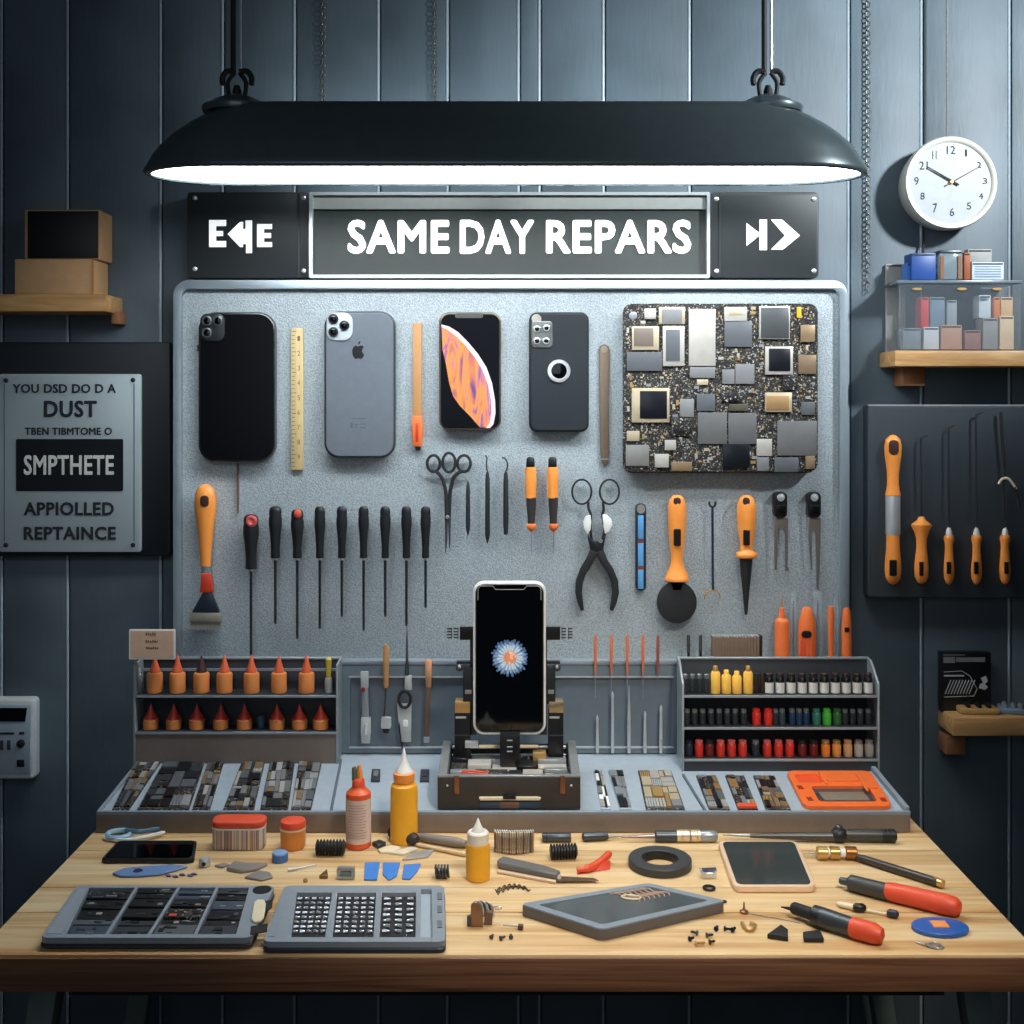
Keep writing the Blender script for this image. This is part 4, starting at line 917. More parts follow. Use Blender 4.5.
# ================================================================== left bottle rack
def rack(label, x0, x1, ytop, shelves, ybase, df, db, slant, edge):
    r = thing('bottle_rack', label, 'rack', W((x0+x1)/2, ybase, (df+db)/2)); kf = kk(df)
    X0, X1 = W(x0, 0, df).x, W(x1, 0, df).x; zt = W(0, ytop, db).z; zb = rz(df)-.0026; zk = rz(db)-.0026
    m = MB(); m.box((X0, db-.005+CAMY, zk), (X1, db+CAMY, zt), .001); m.build('back_panel', grey3, r)
    for X, s in ((X0, 1), (X1, -1)):
        m = MB(); P = [(X, db+CAMY, zk), (X, df+CAMY, zb), (X, df+CAMY, W(0, shelves[0]-slant, df).z), (X, db-.022+CAMY, zt), (X, db+CAMY, zt)]
        m.prism(P, (s*.0038, 0, 0), .0008, 1); m.build('side_panel', edge, r)
    for y in shelves:
        z = W(0, y, df).z; m = MB(); m.box((X0+.0038, df+.001+CAMY, z-.0045), (X1-.0038, db-.004+CAMY, z-.0002), .0005, 1); m.build('shelf', grey3, r)
        m = MB(); m.box((X0+.0036, df+CAMY, z-.0042), (X1-.0036, df+.0014+CAMY, z), .0003, 1); m.build('shelf_lip', edge, r)
    z = W(0, shelves[-1], df).z-.0046; m = MB(); m.box((X0+.0036, df+.002+CAMY, zb), (X1-.0036, df+.006+CAMY, z)); m.build('base_panel', grey3 if slant < 20 else casebr, r)
    m = MB(); m.box((X0, db-.007+CAMY, zt-.003), (X1, db+CAMY, zt+.001), .0008, 1); m.build('top_rim', edge, r)
    return r
DRL, DRL2 = 2.0, 2.05
lrk = rack('two-shelf dark rack of orange nozzle bottles at left of bench', 133, 338, 657, (695.4, 732), 763, DRL, DRL2, 30, mat('rack edge', (150, 160, 166), .4, .2))
m = MB(); m.box((W(136,0,DRL).x, 2.036+CAMY, W(0,671,2.036).z), (W(335,0,DRL).x, 2.039+CAMY, W(0,668.5,2.036).z)); m.build('back_rail', grey1, lrk)
def bottle(key, loc, r_, hb, ht, bm_, nm_, label, grp, prof='cone'):
    r = thing('nozzle_bottle', label, 'bottle', loc, grp)
    m = MB(); m.lathe(loc, (0,0,1), [(0,r_*.92),(.001,r_),(hb*.9,r_),(hb*.97,r_*.92),(hb,r_*.72),(hb+.001,r_*.5)], 20); m.build('bottle_body', bm_, r)
    h = ht-hb; m = MB(); m.lathe(loc+Vector((0,0,hb)), (0,0,1), [(-.0005,r_*.66),(h*.12,r_*.66),(h*.3,r_*.5),(h*.6,r_*.3),(h*.97,r_*.07),(h,0)] if prof == 'cone' else [(-.0005,r_*.9),(h*.08,r_*.86),(h*.45,r_*.42),(h,.0004)], 18); m.build('nozzle', nm_, r)
    return r
k2 = kk(2.022); z1 = W(0, 695.4, DRL).z; z2 = W(0, 732, DRL).z
bodyA = mat('bottle orange tan', (222, 138, 76), .35, var=.06); nozA = mat('nozzle coral', (226, 104, 62), .42); nozB = mat('nozzle dark brown', (66, 40, 34), .5); nozC = mat('nozzle red', (206, 66, 48), .42)
first = None
for i, x in enumerate((155, 177.5, 201.5, 224.5, 251.5, 279, 306.5)):
    loc = Vector((W(x,0,2.022).x, 2.022+CAMY, z1)); lab = 'orange nozzle bottle on upper rack shelf, '+ORD[i]+' from left'+(', with brown nozzle' if i == 2 else '')
    if i == 2: bottle('b', loc, 7.9*k2, 20*k2, 37*k2, bodyA, nozB, lab, 'bottles on the upper left shelf')
    elif first is None: first = bottle('a', loc, 7.9*k2, 20*k2, 38*k2, bodyA, nozA, lab, 'bottles on the upper left shelf')
    else: dup(first, loc, lab)
first = None
for i, x in enumerate((151, 174, 197, 221, 244.5, 277, 299.5, 320.5)):
    loc = Vector((W(x,0,2.022).x, 2.022+CAMY, z2)); lab = 'short red-tipped orange bottle on lower rack shelf, '+ORD[i]+' from left'
    if first is None: first = bottle('c', loc, 7.8*k2, 10*k2, 25*k2, bodyA, nozC, lab, 'bottles on the lower left shelf', 'wide')
    else: dup(first, loc, lab)
loc = Vector((W(139.5,0,2.022).x, 2.022+CAMY, z1)); r = thing('vial', 'slim clear vial with silver cap at left end of upper rack shelf', 'vial', loc)
m = MB(); m.lathe(loc, (0,0,1), [(0,.0055),(.001,.006),(.03,.006),(.034,.003)], 14); m.build('vial_body', mat('vial grey', (136, 144, 150), .2, .3), r)
m = MB(); m.lathe(loc+Vector((0,0,.034)), (0,0,1), [(0,.003),(.004,.0035),(.009,.002),(.01,0)], 12); m.build('cap', silver, r)
loc = Vector((W(328.5,0,2.022).x, 2.022+CAMY, z1)); r = thing('vial', 'silver tube with yellow tip at right end of upper rack shelf', 'vial', loc)
m = MB(); m.lathe(loc, (0,0,1), [(0,.0065),(.02,.0068),(.026,.006)], 14); m.build('tube_body', silver, r)
m = MB(); m.lathe(loc+Vector((0,0,.026)), (0,0,1), [(0,.0045),(.02,.005),(.032,.0055),(.035,.003),(.036,0)], 14); m.build('yellow_tip', mat('dull yellow', (196, 176, 62), .5), r)
for x, lab in ((137.5, 'small blue grey cup at left end of lower rack shelf'), (261, 'small blue grey cup in the gap of lower rack bottles')):
    loc = Vector((W(x,0,2.028).x, 2.028+CAMY, z2)); tag(MB().lathe(loc, (0,0,1), [(0,.006),(.019,.0075),(.019,.0066),(.004,.005)], 16).build('cup', mat('cup blue grey', (78, 98, 116), .4)), lab, 'cup', 'cups on the lower rack shelf')
r = thing('price_card', 'pinkish card with three lines of print on top of left rack', 'card', W(152, 657, 2.0))
m = MB(); m.pp(rr(129, 629.5, 175, 659.5, 1), 1.996, 1.999); m.build('card', white, r)
m = MB(); m.pb(134.4, 655, 136.2, 696, 1.9985, 2.0003); m.build('card_stem', steel, r)
m = MB(); m.pp(rr(130.5, 631, 173.5, 658, .6), 1.9953, 1.9962); m.build('card_face', mat('card pink tan', (206, 172, 146), .7), r)
for x0, x1, y in ((145.5,158,634),(145.5,160.5,641.5),(146,160,648)):
    m = MB()
    for j in range(int((x1-x0)/2.2)): m.pb(x0+j*2.2, y-1.4+(j % 3)*.4, x0+j*2.2+1.5, y+1.4-(j % 2)*.5, 1.9948, 1.9954)
    m.build('print_line', inkl, r)
# ================================================================== right bottle rack
DRR, DRR2 = 1.965, 2.03
rrk = rack('three-shelf dark rack of small coloured bottles at right of bench', 682, 880, 657, (695.4, 727.3, 759), 770, DRR, DRR2, 12, mat('rack edge', (150, 160, 166), .4, .2))
DVV = 1.982; kv = kk(DVV)
PROTO = {}
def vial(kind, x, zy, w, h, bm_, cap_, label, grp, capf=.22, lbl=None, neck=False):
    z = W(0, zy, DRR).z; loc = Vector((W(x,0,DVV).x, DVV+CAMY, z)); key = (kind, w, h)
    if key in PROTO: return dup(PROTO[key], loc, label, grp)
    r = thing('bottle', label, 'bottle', loc, grp); R_ = w*kv/2; H = h*kv; hb = H*(1-capf)
    m = MB(); m.lathe(loc, (0,0,1), [(0,R_*.95),(.0008,R_),(hb*.9,R_),(hb,R_*.8),(hb+.0004,R_*.5)], 14); m.build('bottle_body', bm_, r)
    m = MB(); cr_ = R_*(.55 if neck else .86); m.lathe(loc+Vector((0,0,hb)), (0,0,1), [(0,cr_),(H*capf*.85,cr_),(H*capf,cr_*.8)], 12); m.build('cap', cap_, r)
    if lbl:
        m = MB(); m.lathe(loc+Vector((0,0,H*.03)), (0,0,1), [(0,R_*1.02),(H*.52,R_*1.02),(H*.52,R_*.9)], 14); m.build('paper_label', lbl, r)
    PROTO[key] = r; return r
vk = mat('vial smoke', (46, 52, 57), .16); vkc = mat('vial smoke cap', (116, 122, 126), .3, .3)
vglow = mat('amber liquid glow', (240, 190, 84), .25, emit=.12)  # faint emission imitates light glowing through the amber bottles
g1 = 'bottles on the top shelf of the right rack'; g2 = 'bottles on the middle shelf of the right rack'; g3 = 'bottles on the bottom shelf of the right rack'
for i, x in enumerate((685.5, 692.5, 699.5, 706.5)): vial('k', x, 695.4, 6.4, 19, vk, vkc, 'smoky vial left of amber bottles on top rack shelf, '+ORD[i]+' from left', g1)
for i, (x, h) in enumerate(((715.5, 27), (726.3, 23), (736.8, 22), (748, 27))): vial('y%d' % (h), x, 695.4, 9.6, h, vglow, gold if h > 23 else vglow, 'amber glass bottle on top rack shelf, '+ORD[i]+' of the four amber ones', g1, .2, None, True)
for i, x in enumerate((756.5, 762.5)): vial('kb', x, 695.4, 5.5, 20+i, mat('vial dark brown', (52, 40, 34), .25), dark, ('dark brown vial directly right of the amber bottles', 'taller dark brown vial just left of the white-labelled bottles')[i], g1)
for i, x in enumerate((769, 780, 791, 802, 813, 824.2, 835.2, 846, 857, 868)): vial('wl', x, 695.4, 9, 20, mat('vial black', (16, 17, 20), .3), mat('cap brown black', (44, 36, 34), .4), 'black bottle with white label on top rack shelf, '+ORD[i]+' of ten', g1, .22, paper)
row2 = [(687,0),(694.5,0),(702.5,0),(711,0),(719,0),(727,0),(735,0),(743.5,0),(756.3,1),(768,1),(775.5,0),(782,2),(792,3),(799,3),(806,3),(816.2,4),(826.8,5),(837,6),(845,0),(852.5,0),(860,0),(868,0)]
vm_ = [vk, mat('vial red', (214, 48, 40), .28, emit=.05), mat('vial slate blue', (56, 72, 88), .25), mat('vial navy', (36, 62, 96), .25), mat('vial teal', (52, 120, 110), .25), mat('vial green', (70, 176, 62), .28, emit=.05), mat('vial dark green', (52, 104, 62), .28)]  # red and green carry slight emission, a painted glow inside the glass
nm_ = ['smoky', 'bright red', 'slate blue', 'navy blue', 'teal', 'bright green', 'dark green']
cnt = {}
for x, t in row2:
    cnt[t] = cnt.get(t, 0)+1; w = 8.8 if t in (1, 4, 5, 6) else 6.6; mult = sum(1 for a, b in row2 if b == t)
    vial('r2%d' % t, x, 727.3, w, 16 if t else 15.5, vm_[t], vkc if t in (0, 2, 3) else vm_[t], nm_[t]+' vial on middle rack shelf'+(', '+ORD[cnt[t]-1]+' '+nm_[t]+' one from left' if mult > 1 else ''), g2)
row3 = [(689,0),(699,1),(709.5,2),(720.5,1),(731.5,1),(742.5,1),(755.5,3),(767,1),(778.4,1),(789.6,1),(802,2),(813.5,2),(825.5,4),(836.5,5),(847.7,6),(858.5,7),(869,8)]
v3 = [mat('vial ink blue', (34, 46, 66), .3), mat('vial scarlet', (214, 56, 44), .3), mat('vial maroon', (110, 34, 32), .3), vk, mat('vial orange', (236, 138, 50), .3), mat('vial amber', (228, 156, 76), .3), mat('vial tan', (206, 168, 120), .35), mat('vial pale grey', (186, 182, 172), .35), mat('vial ash', (166, 164, 156), .35)]
n3 = ['ink blue', 'scarlet', 'maroon', 'smoky', 'orange', 'amber', 'tan', 'pale grey', 'ash grey']; cnt = {}
for x, t in row3:
    cnt[t] = cnt.get(t, 0)+1; mult = sum(1 for a, b in row3 if b == t)
    vial('r3%d' % t, x, 759, 9 if t not in (0, 3) else 8, 16, v3[t], [dark, pink, dark, vkc, gold, gold, tan, steel, steel][t], n3[t]+' bottle on bottom rack shelf'+(', '+ORD[cnt[t]-1]+' '+n3[t]+' one from left' if mult > 1 else ''), g3)
# ------------------------------------------------------------------ tall things between rack and board
def stand(x, prof, d, m_, root, name, flat=.8): return handle(root, x, prof, d, m_, name, 18, flat)
DBH = 2.06; yb = 751.5
r = thing('glue_bottle', 'orange needle-tip bottle standing behind right rack, leftmost of orange tools', 'bottle', W(782, yb, DBH))
stand(782, [(607,0),(608,2.5),(618,3.6),(620,6.6),(623,7.4),(yb,7.4)], DBH, orangeb, r, 'bottle_body')
stand(782.5, [(595,.4),(607.5,1.2)], DBH, gold, r, 'needle', 1)
r = thing('scraper', 'broad orange tool with dark oval hole standing behind right rack', 'tool', W(807, yb, DBH))
stand(807, [(606.5,0),(607,3),(609,5),(614,6),(621,8.4),(632,9),(yb,8.6)], DBH, orangeb, r, 'body')
inset(r, 801.8, 631, 811.8, 638, DBH-.0148, 'hole', black, 3.4)
for x in (801, 804.5, 808, 811.5):
    m = MB(); m.pb(x, 640, x+1.2, 700, DBH-.0142, DBH-.008, .0005); m.build('grip_rib', redo, r)
r = thing('probe', 'slim orange stick standing behind right rack, third orange tool from left', 'tool', W(831, yb, DBH))
stand(831, [(606,0),(606.5,2.4),(609,3.3),(625,3),(yb,2.6)], DBH, orangeb, r, 'body')
r = thing('opening_tool', 'orange stick with small square hole, rightmost behind right rack', 'tool', W(846.5, yb, DBH))
stand(846.5, [(607.5,0),(608,2.8),(611,4),(630,5),(yb,5.6)], DBH, orangeb, r, 'body'); inset(r, 845, 627.5, 849.5, 632, DBH-.0085, 'hole', black, .5)
for x, w_, y0, lab in ((793.5, 3.4, 594, 'clear glass tube standing between orange bottle and broad scraper'), (818, 5, 591, 'wide clear glass tube with dark core right of broad scraper')):
    r = thing('glass_tube', lab, 'tube', W(x, yb, DBH+.012)); stand(x, [(y0,w_*.9),(y0+1,w_),(yb,w_)], DBH+.012, clearg, r, 'tube_wall', 1)
    stand(x, [(y0+6,.2),(y0+20,w_*.3),(yb,w_*.3)], DBH+.012, dsteel, r, 'core_rod', 1)
r = thing('glass_tube', 'thin clear tube rising behind the slim orange stick', 'tube', W(834.5, yb, DBH+.012)); stand(834.5, [(597,1),(600,2),(yb,2)], DBH+.012, clearg, r, 'tube_wall', 1)
for x, lab in ((688.5, 'short black ribbed pin left of the two above right rack'), (700.5, 'short black ribbed pin nearer the brown bristle block')):
    r = thing('ribbed_pin', lab, 'pin', W(x, yb, DBH), 'pair of black pins'); stand(x, [(635,1.6)]+[(635.5+i*1.8+o_, 1.9 if o_ < .9 else 1.4) for i in range(10) for o_ in (0, .9)]+[(yb,1.7)], DBH, black, r, 'pin_body', 1)
r = thing('bristle_block', 'brown ribbed bristle block standing behind the right rack', 'brush', W(737, yb, DBH))
m = MB()
for i in range(16): m.pb(712.6+i*2.95, 637+(i % 3)*.5, 715.2+i*2.95, 700, DBH-.008, DBH+.01, .0006)
m.build('bristles', mat('bristle taupe', (120, 98, 82), .6), r)
m = MB(); m.pb(712, 690, 761.5, yb, DBH-.006, DBH+.008, .001); m.build('holder', dark, r)
m = MB(); m.pb(759.5, 636, 762.5, 700, DBH-.009, DBH+.011, .0006); m.build('end_plate', black, r)
m = MB()
for i in range(16): m.pb(713+i*2.95, 635.8, 714.8+i*2.95, 637.5, DBH-.006, DBH+.008)
m.build('bristle_tips', silver, r)
# ================================================================== middle tool panel
DP = 2.045
mp_ = thing('back_panel', 'blue grey upright panel with inset frame between the two bottle racks', 'panel', W(510, 753, DP))
m = MB(); m.pb(339.5, 665, 679.5, 753.4, DP+.004, DP+.010); m.build('panel_sheet', grey2, mp_)
m = MB(); m.pp([(339.5,665),(679.5,665),(679.5,753.4),(339.5,753.4)], DP, DP+.006, .0006, 1, holes=[[(350,677.5),(672,677.5),(672,747.5),(350,747.5)]]); m.build('panel_frame', mat('frame slate', (104, 118, 128), .45), mp_)
m = MB(); m.pb(349, 676.3, 674, 677.8, DP-.0012, DP+.004); m.pb(349, 747, 674, 748.3, DP-.0012, DP+.004); m.build('bright_edge', silver, mp_)
m = MB(); m.pb(339.5, 661, 679.5, 665, DP-.001, DP+.02, .001); m.build('top_ledge', grey1, mp_)
DQ = 2.034
def flatp(root, pts, mt, name, d0=DQ-.003, d1=DQ+.004, bev=.0006): mm = MB(); mm.pp(pts, d0, d1, bev); return mm.build(name, mt, root)
pale = mat('pale grey plastic', (176, 182, 182), .45)
r = thing('solder_sucker', 'pale grey tool with red dot, leftmost on the blue grey panel', 'tool', W(364, 743, DQ))
flatp(r, [(360.3,672),(368,672),(368.4,688),(361,689)], pale, 'top_block'); flatp(r, [(361.4,687),(367.6,687),(369,719),(362,719)], steel, 'barrel', DQ-.002)
flatp(r, [(361.2,718),(370.4,718),(370.8,732),(369.6,743.5),(361.6,743.5),(360.8,732)], pale, 'lower_block', DQ-.005); flatp(r, rr(361,687.6,365,692,1.8), redd, 'red_dot', DQ-.0045); flatp(r, rr(364.2,724,367.6,735,1), chrome, 'lever', DQ-.007, DQ-.004)
r = thing('scraper', 'wooden-handled scraper with square silver head, second on panel', 'scraper', W(385, 733, DQ))
handle(r, 386, [(643.7,0),(644.5,2),(647,2.9),(670,3),(685,2.6),(687.6,2)], DQ, tan); m = MB(); m.tube([W(386,686,DQ), W(385.5,700,DQ), W(384,718,DQ)], .0016, 8); m.build('shaft', dsteel, r)
flatp(r, rr(380.8,717.6,391,728.8,1.8), silver, 'head', DQ-.006); flatp(r, [(382,728),(389.6,728),(388.6,733.4),(383.4,733.4)], black, 'tip')
r = thing('cutter', 'grey cutter plate with black finger ring and long spike, third on panel', 'cutter', W(404, 748, DQ))
handle(r, 407, [(626.5,.2),(640,.8),(656,1.2),(668,1.8),(677,2.2)], DQ, dsteel, 'spike', 10); flatp(r, [(405,676),(411.6,676),(411.8,690),(404.5,690)], pale, 'collar')
m = MB(); kd = kk(DQ); m.tube(ring(404.6, 699.2, 6, 8.2, DQ-.003), 1.6*kd, 8, True); m.build('finger_ring', blackr, r)
flatp(r, [(397,704),(411.4,704),(411,742),(401.2,742),(398.4,722)], pale, 'plate', DQ-.001); flatp(r, [(399.4,722),(401.5,742),(403.5,742),(402.8,749),(401.4,749),(398.4,727)], black, 'tail', DQ-.003, DQ); flatp(r, rr(403,720,408,727,1.2), white, 'print_mark', DQ-.0017, DQ)
r = thing('file_tool', 'tan-handled slim rusty file, rightmost of four left panel tools', 'file', W(427, 742, DQ))
handle(r, 428.5, [(659.8,2.8),(660.5,3.4),(675,3.3),(686,2.8),(687.5,2)], DQ, mat('peach wood', (208, 152, 112), .55)); flatp(r, [(425.8,687),(429.8,687),(429,742.6),(424,742.6),(424.6,715)], mat('rusty steel', (112, 88, 72), .5, .5), 'blade'); flatp(r, rr(423.6,737,429.4,742.8,1), steel, 'end_block', DQ-.0045)
m = MB(); m.tube([W(425.6,660,DQ), W(425.2,629,DQ), W(431.6,629,DQ), W(431.8,660,DQ)], .0006, 6); m.build('wire_loop', steel, r)
for i, (x, y0, sh) in enumerate(((597.3,715,0),(612.6,691.5,1),(629,685,2),(645,711,0),(661,705,3))):
    r = thing('steel_probe', 'polished steel probe on the right of panel, '+ORD[i]+' from left'+(', longest' if i == 2 else ''), 'probe', W(x, 753, DQ), 'steel probes on the blue grey panel')
    handle(r, x, [(y0,.3),(y0+3,1.5),(y0+8,1.2),(y0+22,1.5),(745,1.8),(753,1.6)] if sh != 2 else [(y0,.2),(y0+20,1.3),(y0+34,1.9),(y0+36,1.5),(y0+42,1.9),(753,1.7)], DQ, silver, 'probe_body', 12, 1)
    if sh == 3: handle(r, x+.6, [(738,.8),(739,1.9),(744,1.9),(746,.8)], DQ, steel, 'collar', 12, 1)
for i, x in enumerate((595.3, 611.3, 627.2, 643, 658)):
    r = thing('needle_tool', 'thin orange wood-handled needle above the steel probes, '+ORD[i]+' from left', 'needle', W(x, 700, DQ), 'orange needle tools')
    handle(r, x, [(635,.5),(637,1.5),(650,1.7),(664,1.4),(676,.6)], DQ, mat('needle handle', (214, 112, 66), .5) if i < 4 else mat('needle handle dark', (148, 76, 62), .5), 'handle', 12, 1)
    handle(r, x, [(674,.45),(698 if i < 4 else 680,.2)], DQ, steel, 'needle', 8, 1)
# ================================================================== dock box and phone
DF_, DB_ = 1.805, 1.955
dk_ = thing('phone_dock', 'open dark metal dock box with black clamp posts holding the upright phone', 'phone dock', (W(509,811,DF_).x, 1.88+CAMY, rz(1.82)))
zt = W(0, 776, DF_).z; zb = rz(DF_)-.001; x0, x1 = W(437.5,0,DF_).x, W(580.5,0,DF_).x
zbk = rz(DB_)-.001
m = MB(); hexa(m, [(x0,DF_+CAMY,zb),(x1,DF_+CAMY,zb),(x1,DF_+.006+CAMY,zb+.0004),(x0,DF_+.006+CAMY,zb+.0004)], [(x0,DF_+CAMY,zt),(x1,DF_+CAMY,zt),(x1,DF_+.006+CAMY,zt),(x0,DF_+.006+CAMY,zt)]); m.build('front_panel', dockm, dk_)
m = MB(); m.box((x0,DF_-.001+CAMY,zt-.002),(x1,DF_+.007+CAMY,zt+.001),.0005,1); m.build('front_rim', steel, dk_)
for X, s in ((x0, 1), (x1, -1)):
    m = MB(); hexa(m, [(X,DF_+.006+CAMY,zb+.001),(X+s*.014,DF_+.006+CAMY,zb+.001),(X+s*.014,DB_+CAMY,zbk),(X,DB_+CAMY,zbk)], [(X,DF_+.006+CAMY,zt),(X+s*.014,DF_+.006+CAMY,zt),(X+s*.014,DB_+CAMY,zt+.012),(X,DB_+CAMY,zt+.012)]); m.build('side_panel', mat('dock side grey', (128, 132, 132), .45, .3), dk_)
m = MB(); m.box((x0,DB_-.004+CAMY,zbk),(x1,DB_+CAMY,zt+.006)); m.build('rear_panel', dockm, dk_)
m = MB(); m.box((x0+.014,DF_+.006+CAMY,zt-.02),(x1-.014,DB_-.004+CAMY,zt-.016)); m.build('inner_board', pcbb, dk_)
rn = random.Random(21); cells = []; split(0, 0, 1, 1, 26, rn, cells); XA, XB, YA, YB_ = x0+.017, x1-.017, DF_+.009+CAMY, DB_-.006+CAMY
for i, (a, b, c_, e) in enumerate(cells):
    mt = rn.choice([black, chipk, steel, chipw, dsteel, pcbm, silver, chipg, dark, chipw]); h = rn.uniform(.003, .013); mm = MB()
    mm.box((XA+(XB-XA)*a+.0012, YA+(YB_-YA)*b+.0012, zt-.016), (XA+(XB-XA)*c_-.0012, YA+(YB_-YA)*e-.0012, zt-.016+h), .0006, 1); mm.build('component', mt, dk_)
m = MB(); m.tube(smooth_path([(XA+.02, YA+.02, zt-.002), (XA+.04, YA+.012, zt+.001), (XA+.06, YA+.018, zt-.003), (XA+.065, YA+.03, zt-.006)]), .0016, 6); m.tube(smooth_path([(XA+.018, YA+.016, zt-.003), (XA+.038, YA+.008, zt-.001), (XA+.062, YA+.012, zt-.004)]), .0014, 6); m.build('orange_wires', redo, dk_)
def dpb(x0, y0, x1, y1, mt, name, d0=DF_-.0012, d1=DF_+.001, root=None): mm = MB(); mm.pb(x0, y0, x1, y1, d0, d1, .0004); return mm.build(name, mt, root or dk_)
for x in (456.5, 562.5):
    dpb(x-2.4, 776, x+2.6, 794, mat('copper latch', (150, 104, 76), .35, .8), 'latch', DF_-.003); 
for x in (447.3, 571.3):
    m = MB(); m.lathe(W(x, 785.5, DF_), (0,-1,0), [(0,.0018),(.0012,.0014)], 10); m.build('rivet', white, dk_)
m = MB(); m.pp([(479,797.5),(483,797.3),(537,797.3),(541,798),(539.5,800.5),(480,800.5)], DF_-.004, DF_+.001, .0005); m.build('handle_bar', cream, dk_)
dpb(503, 795.5, 516, 799.5, black, 'handle_clip', DF_-.006); dpb(480, 802, 540, 808, mat('slot blue grey', (52, 66, 84), .4), 'drawer_slot'); dpb(500, 802, 519, 808.5, mat('slot brown', (112, 84, 70), .5), 'slot_center', DF_-.0018)
hd = dk_
DH = 1.915
dpb(454.5, 713, 470, 760, black, 'post', DH, DH+.03, hd); dpb(548.5, 713, 563.5, 760, black, 'post', DH, DH+.03, hd)
for a, b in ((455, 470), (549, 563.5)): dpb(a, 702, b, 713, gold if a < 500 else mat('pale brass', (196, 176, 140), .3, .8), 'post_cap', DH-.002, DH+.026, hd); dpb(a+.5, 716.5, b-4, 718.6, silver, 'post_band', DH-.0012, DH+.002, hd); dpb(a, 735, b, 736, dsteel, 'post_groove', DH-.0008, DH+.002, hd)
m = MB(); m.tube([W(452,747,DH+.01), W(566,747,DH+.01)], .0028, 10); m.tube([W(452,755,DH+.018), W(566,755,DH+.018)], .0022, 10); m.build('cross_rod', steel, hd)
m = MB(); m.tube([W(479,746.5,DH), W(538,746.5,DH)], .003, 10); m.build('cream_rod', cream, hd)
dpb(500, 735.6, 520, 766, black, 'center_bracket', DH-.03, DH+.012, hd)
for y in (740, 746.5, 751): dpb(507, y, 512.5, y+1.2, silver, 'bracket_mark', DH-.0312, DH-.029, hd)
dpb(465, 742, 478, 748, silver, 'small_clip', DH-.01, DH, hd); dpb(533, 753, 546, 764, gold, 'brass_block', DH-.014, DH+.006, hd)
for s, xa, xb in ((-1, 463, 473), (1, 546, 555.5)):
    dpb(xa, 668, xb, 704, dark, 'clamp_arm', DH, DH+.02, hd); dpb(xa+2, 690, xb-1.5, 694, steel, 'arm_band', DH-.001, DH+.002, hd)
    kx = 459.5 if s < 0 else 557; m = MB(); m.lathe(W(kx, 667, DH+.006), (0,-1,0), [(0,.0062),(.006,.006),(.008,.004)], 14); m.build('clamp_knob', dsteel, hd)
    m = MB(); m.lathe(W(kx, 667, DH-.002), (0,-1,0), [(0,.0028),(.002,.0018)], 10); m.build('knob_cap', chrome, hd)
    dpb(min(kx, xa)-3 if s < 0 else xa, 661.5, xb if s < 0 else kx+3, 664, dark, 'clamp_bar', DH+.004, DH+.014, hd)
dpb(459.8, 627, 560.2, 640, black, 'top_bar', DH+.004, DH+.010, hd)
dpb(470, 640, 477, 735, black, 'rear_rail', DH+.006, DH+.012, hd); dpb(540, 640, 547, 735, black, 'rear_rail', DH+.006, DH+.012, hd)
for i, (a, b) in enumerate(((447,452),(453.5,458.5),(561.5,566),(568,572.5))):
    m = MB()
    for j in range(4): m.pb(a, 628+j*3, b, 629.4+j*3, DH+.005, DH+.008)
    m.pb(a if i > 1 else b-.8, 627.5, a+.8 if i > 1 else b, 639.5, DH+.0045, DH+.008); m.build('gauge_mark', dsteel, hd)
ph = thing('phone', 'upright white-framed phone showing a pale blue flower, held in the dock', 'phone', W(509.5, 735, DH-.008), None)
dp = DH-.012
m = MB(); m.pp(rr(473, 581.5, 546, 735, 11, 8), dp, DH-.0005, .003, 3); m.build('case', white, ph)
m = MB(); m.pp(rr(475.3, 583.6, 543.8, 732.6, 9.5, 8), dp-.0012, dp+.002, .0004, 1); m.build('bezel', mat('bezel rim', (120, 122, 124), .3, .6), ph)
m = MB(); m.pp(rr(476, 584.4, 543, 732, 9, 8), dp-.0016, dp, .0003, 1); m.build('screen', blackg, ph)
m = MB(); lw = glow('screen edge line', (170, 170, 168), .3); m.tube([W(x, y, dp-.0018) for x, y in ((478,600),(478,588.5),(481,586),(493,586),(495.5,589.5),(524,589.5),(526.5,586),(538,586),(541,588.5),(541,600))], .0004, 5); m.build('notch_outline', lw, ph)
rn = random.Random(4); pet = [glow('petal blue', (128, 158, 190), .28), glow('petal pale', (186, 202, 216), .34), glow('petal deep', (72, 104, 146), .26)]
fx, fy = 510, 657.5
m = MB()
for lay_, (n, ro, ri, w_) in enumerate(((30, 19.5, 6, 1.5), (26, 17, 5, 1.3), (22, 13.5, 4, 1.1))):
    m.mi = (2, 0, 1)[lay_]
    for i in range(n):
        a = 2*PI*(i+lay_*.35)/n+rn.uniform(-.05, .05); q = ro*rn.uniform(.9, 1.03); c_, s_ = math.cos(a), math.sin(a); z = dp-.0018-lay_*.00025
        P = [(ri, -w_*.25), (q*.72, -w_), (q*.94, -w_*.8), (q, 0), (q*.94, w_*.8), (q*.72, w_), (ri, w_*.25)]
        m.pp([(fx+u*c_-v*s_, fy+u*s_+v*c_) for u, v in P], z, z+.0002)
m.build('flower_picture', [pet[0], pet[1], pet[2]], ph)
m = MB(); m.pp(circ(fx, fy, 6.4, 16), dp-.0026, dp-.0024); m.mi = 0; cen = [glow('flower heart', (206, 132, 96), .45), glow('flower heart pale', (230, 196, 172), .5)]
for i in range(26):
    a = rn.uniform(0, 6.28); q = 5.5*math.sqrt(rn.random()); m.mi = i % 2; m.pp(circ(fx+q*math.cos(a), fy+q*math.sin(a), .9, 8), dp-.0028, dp-.0025)
m.build('flower_centre', cen, ph)
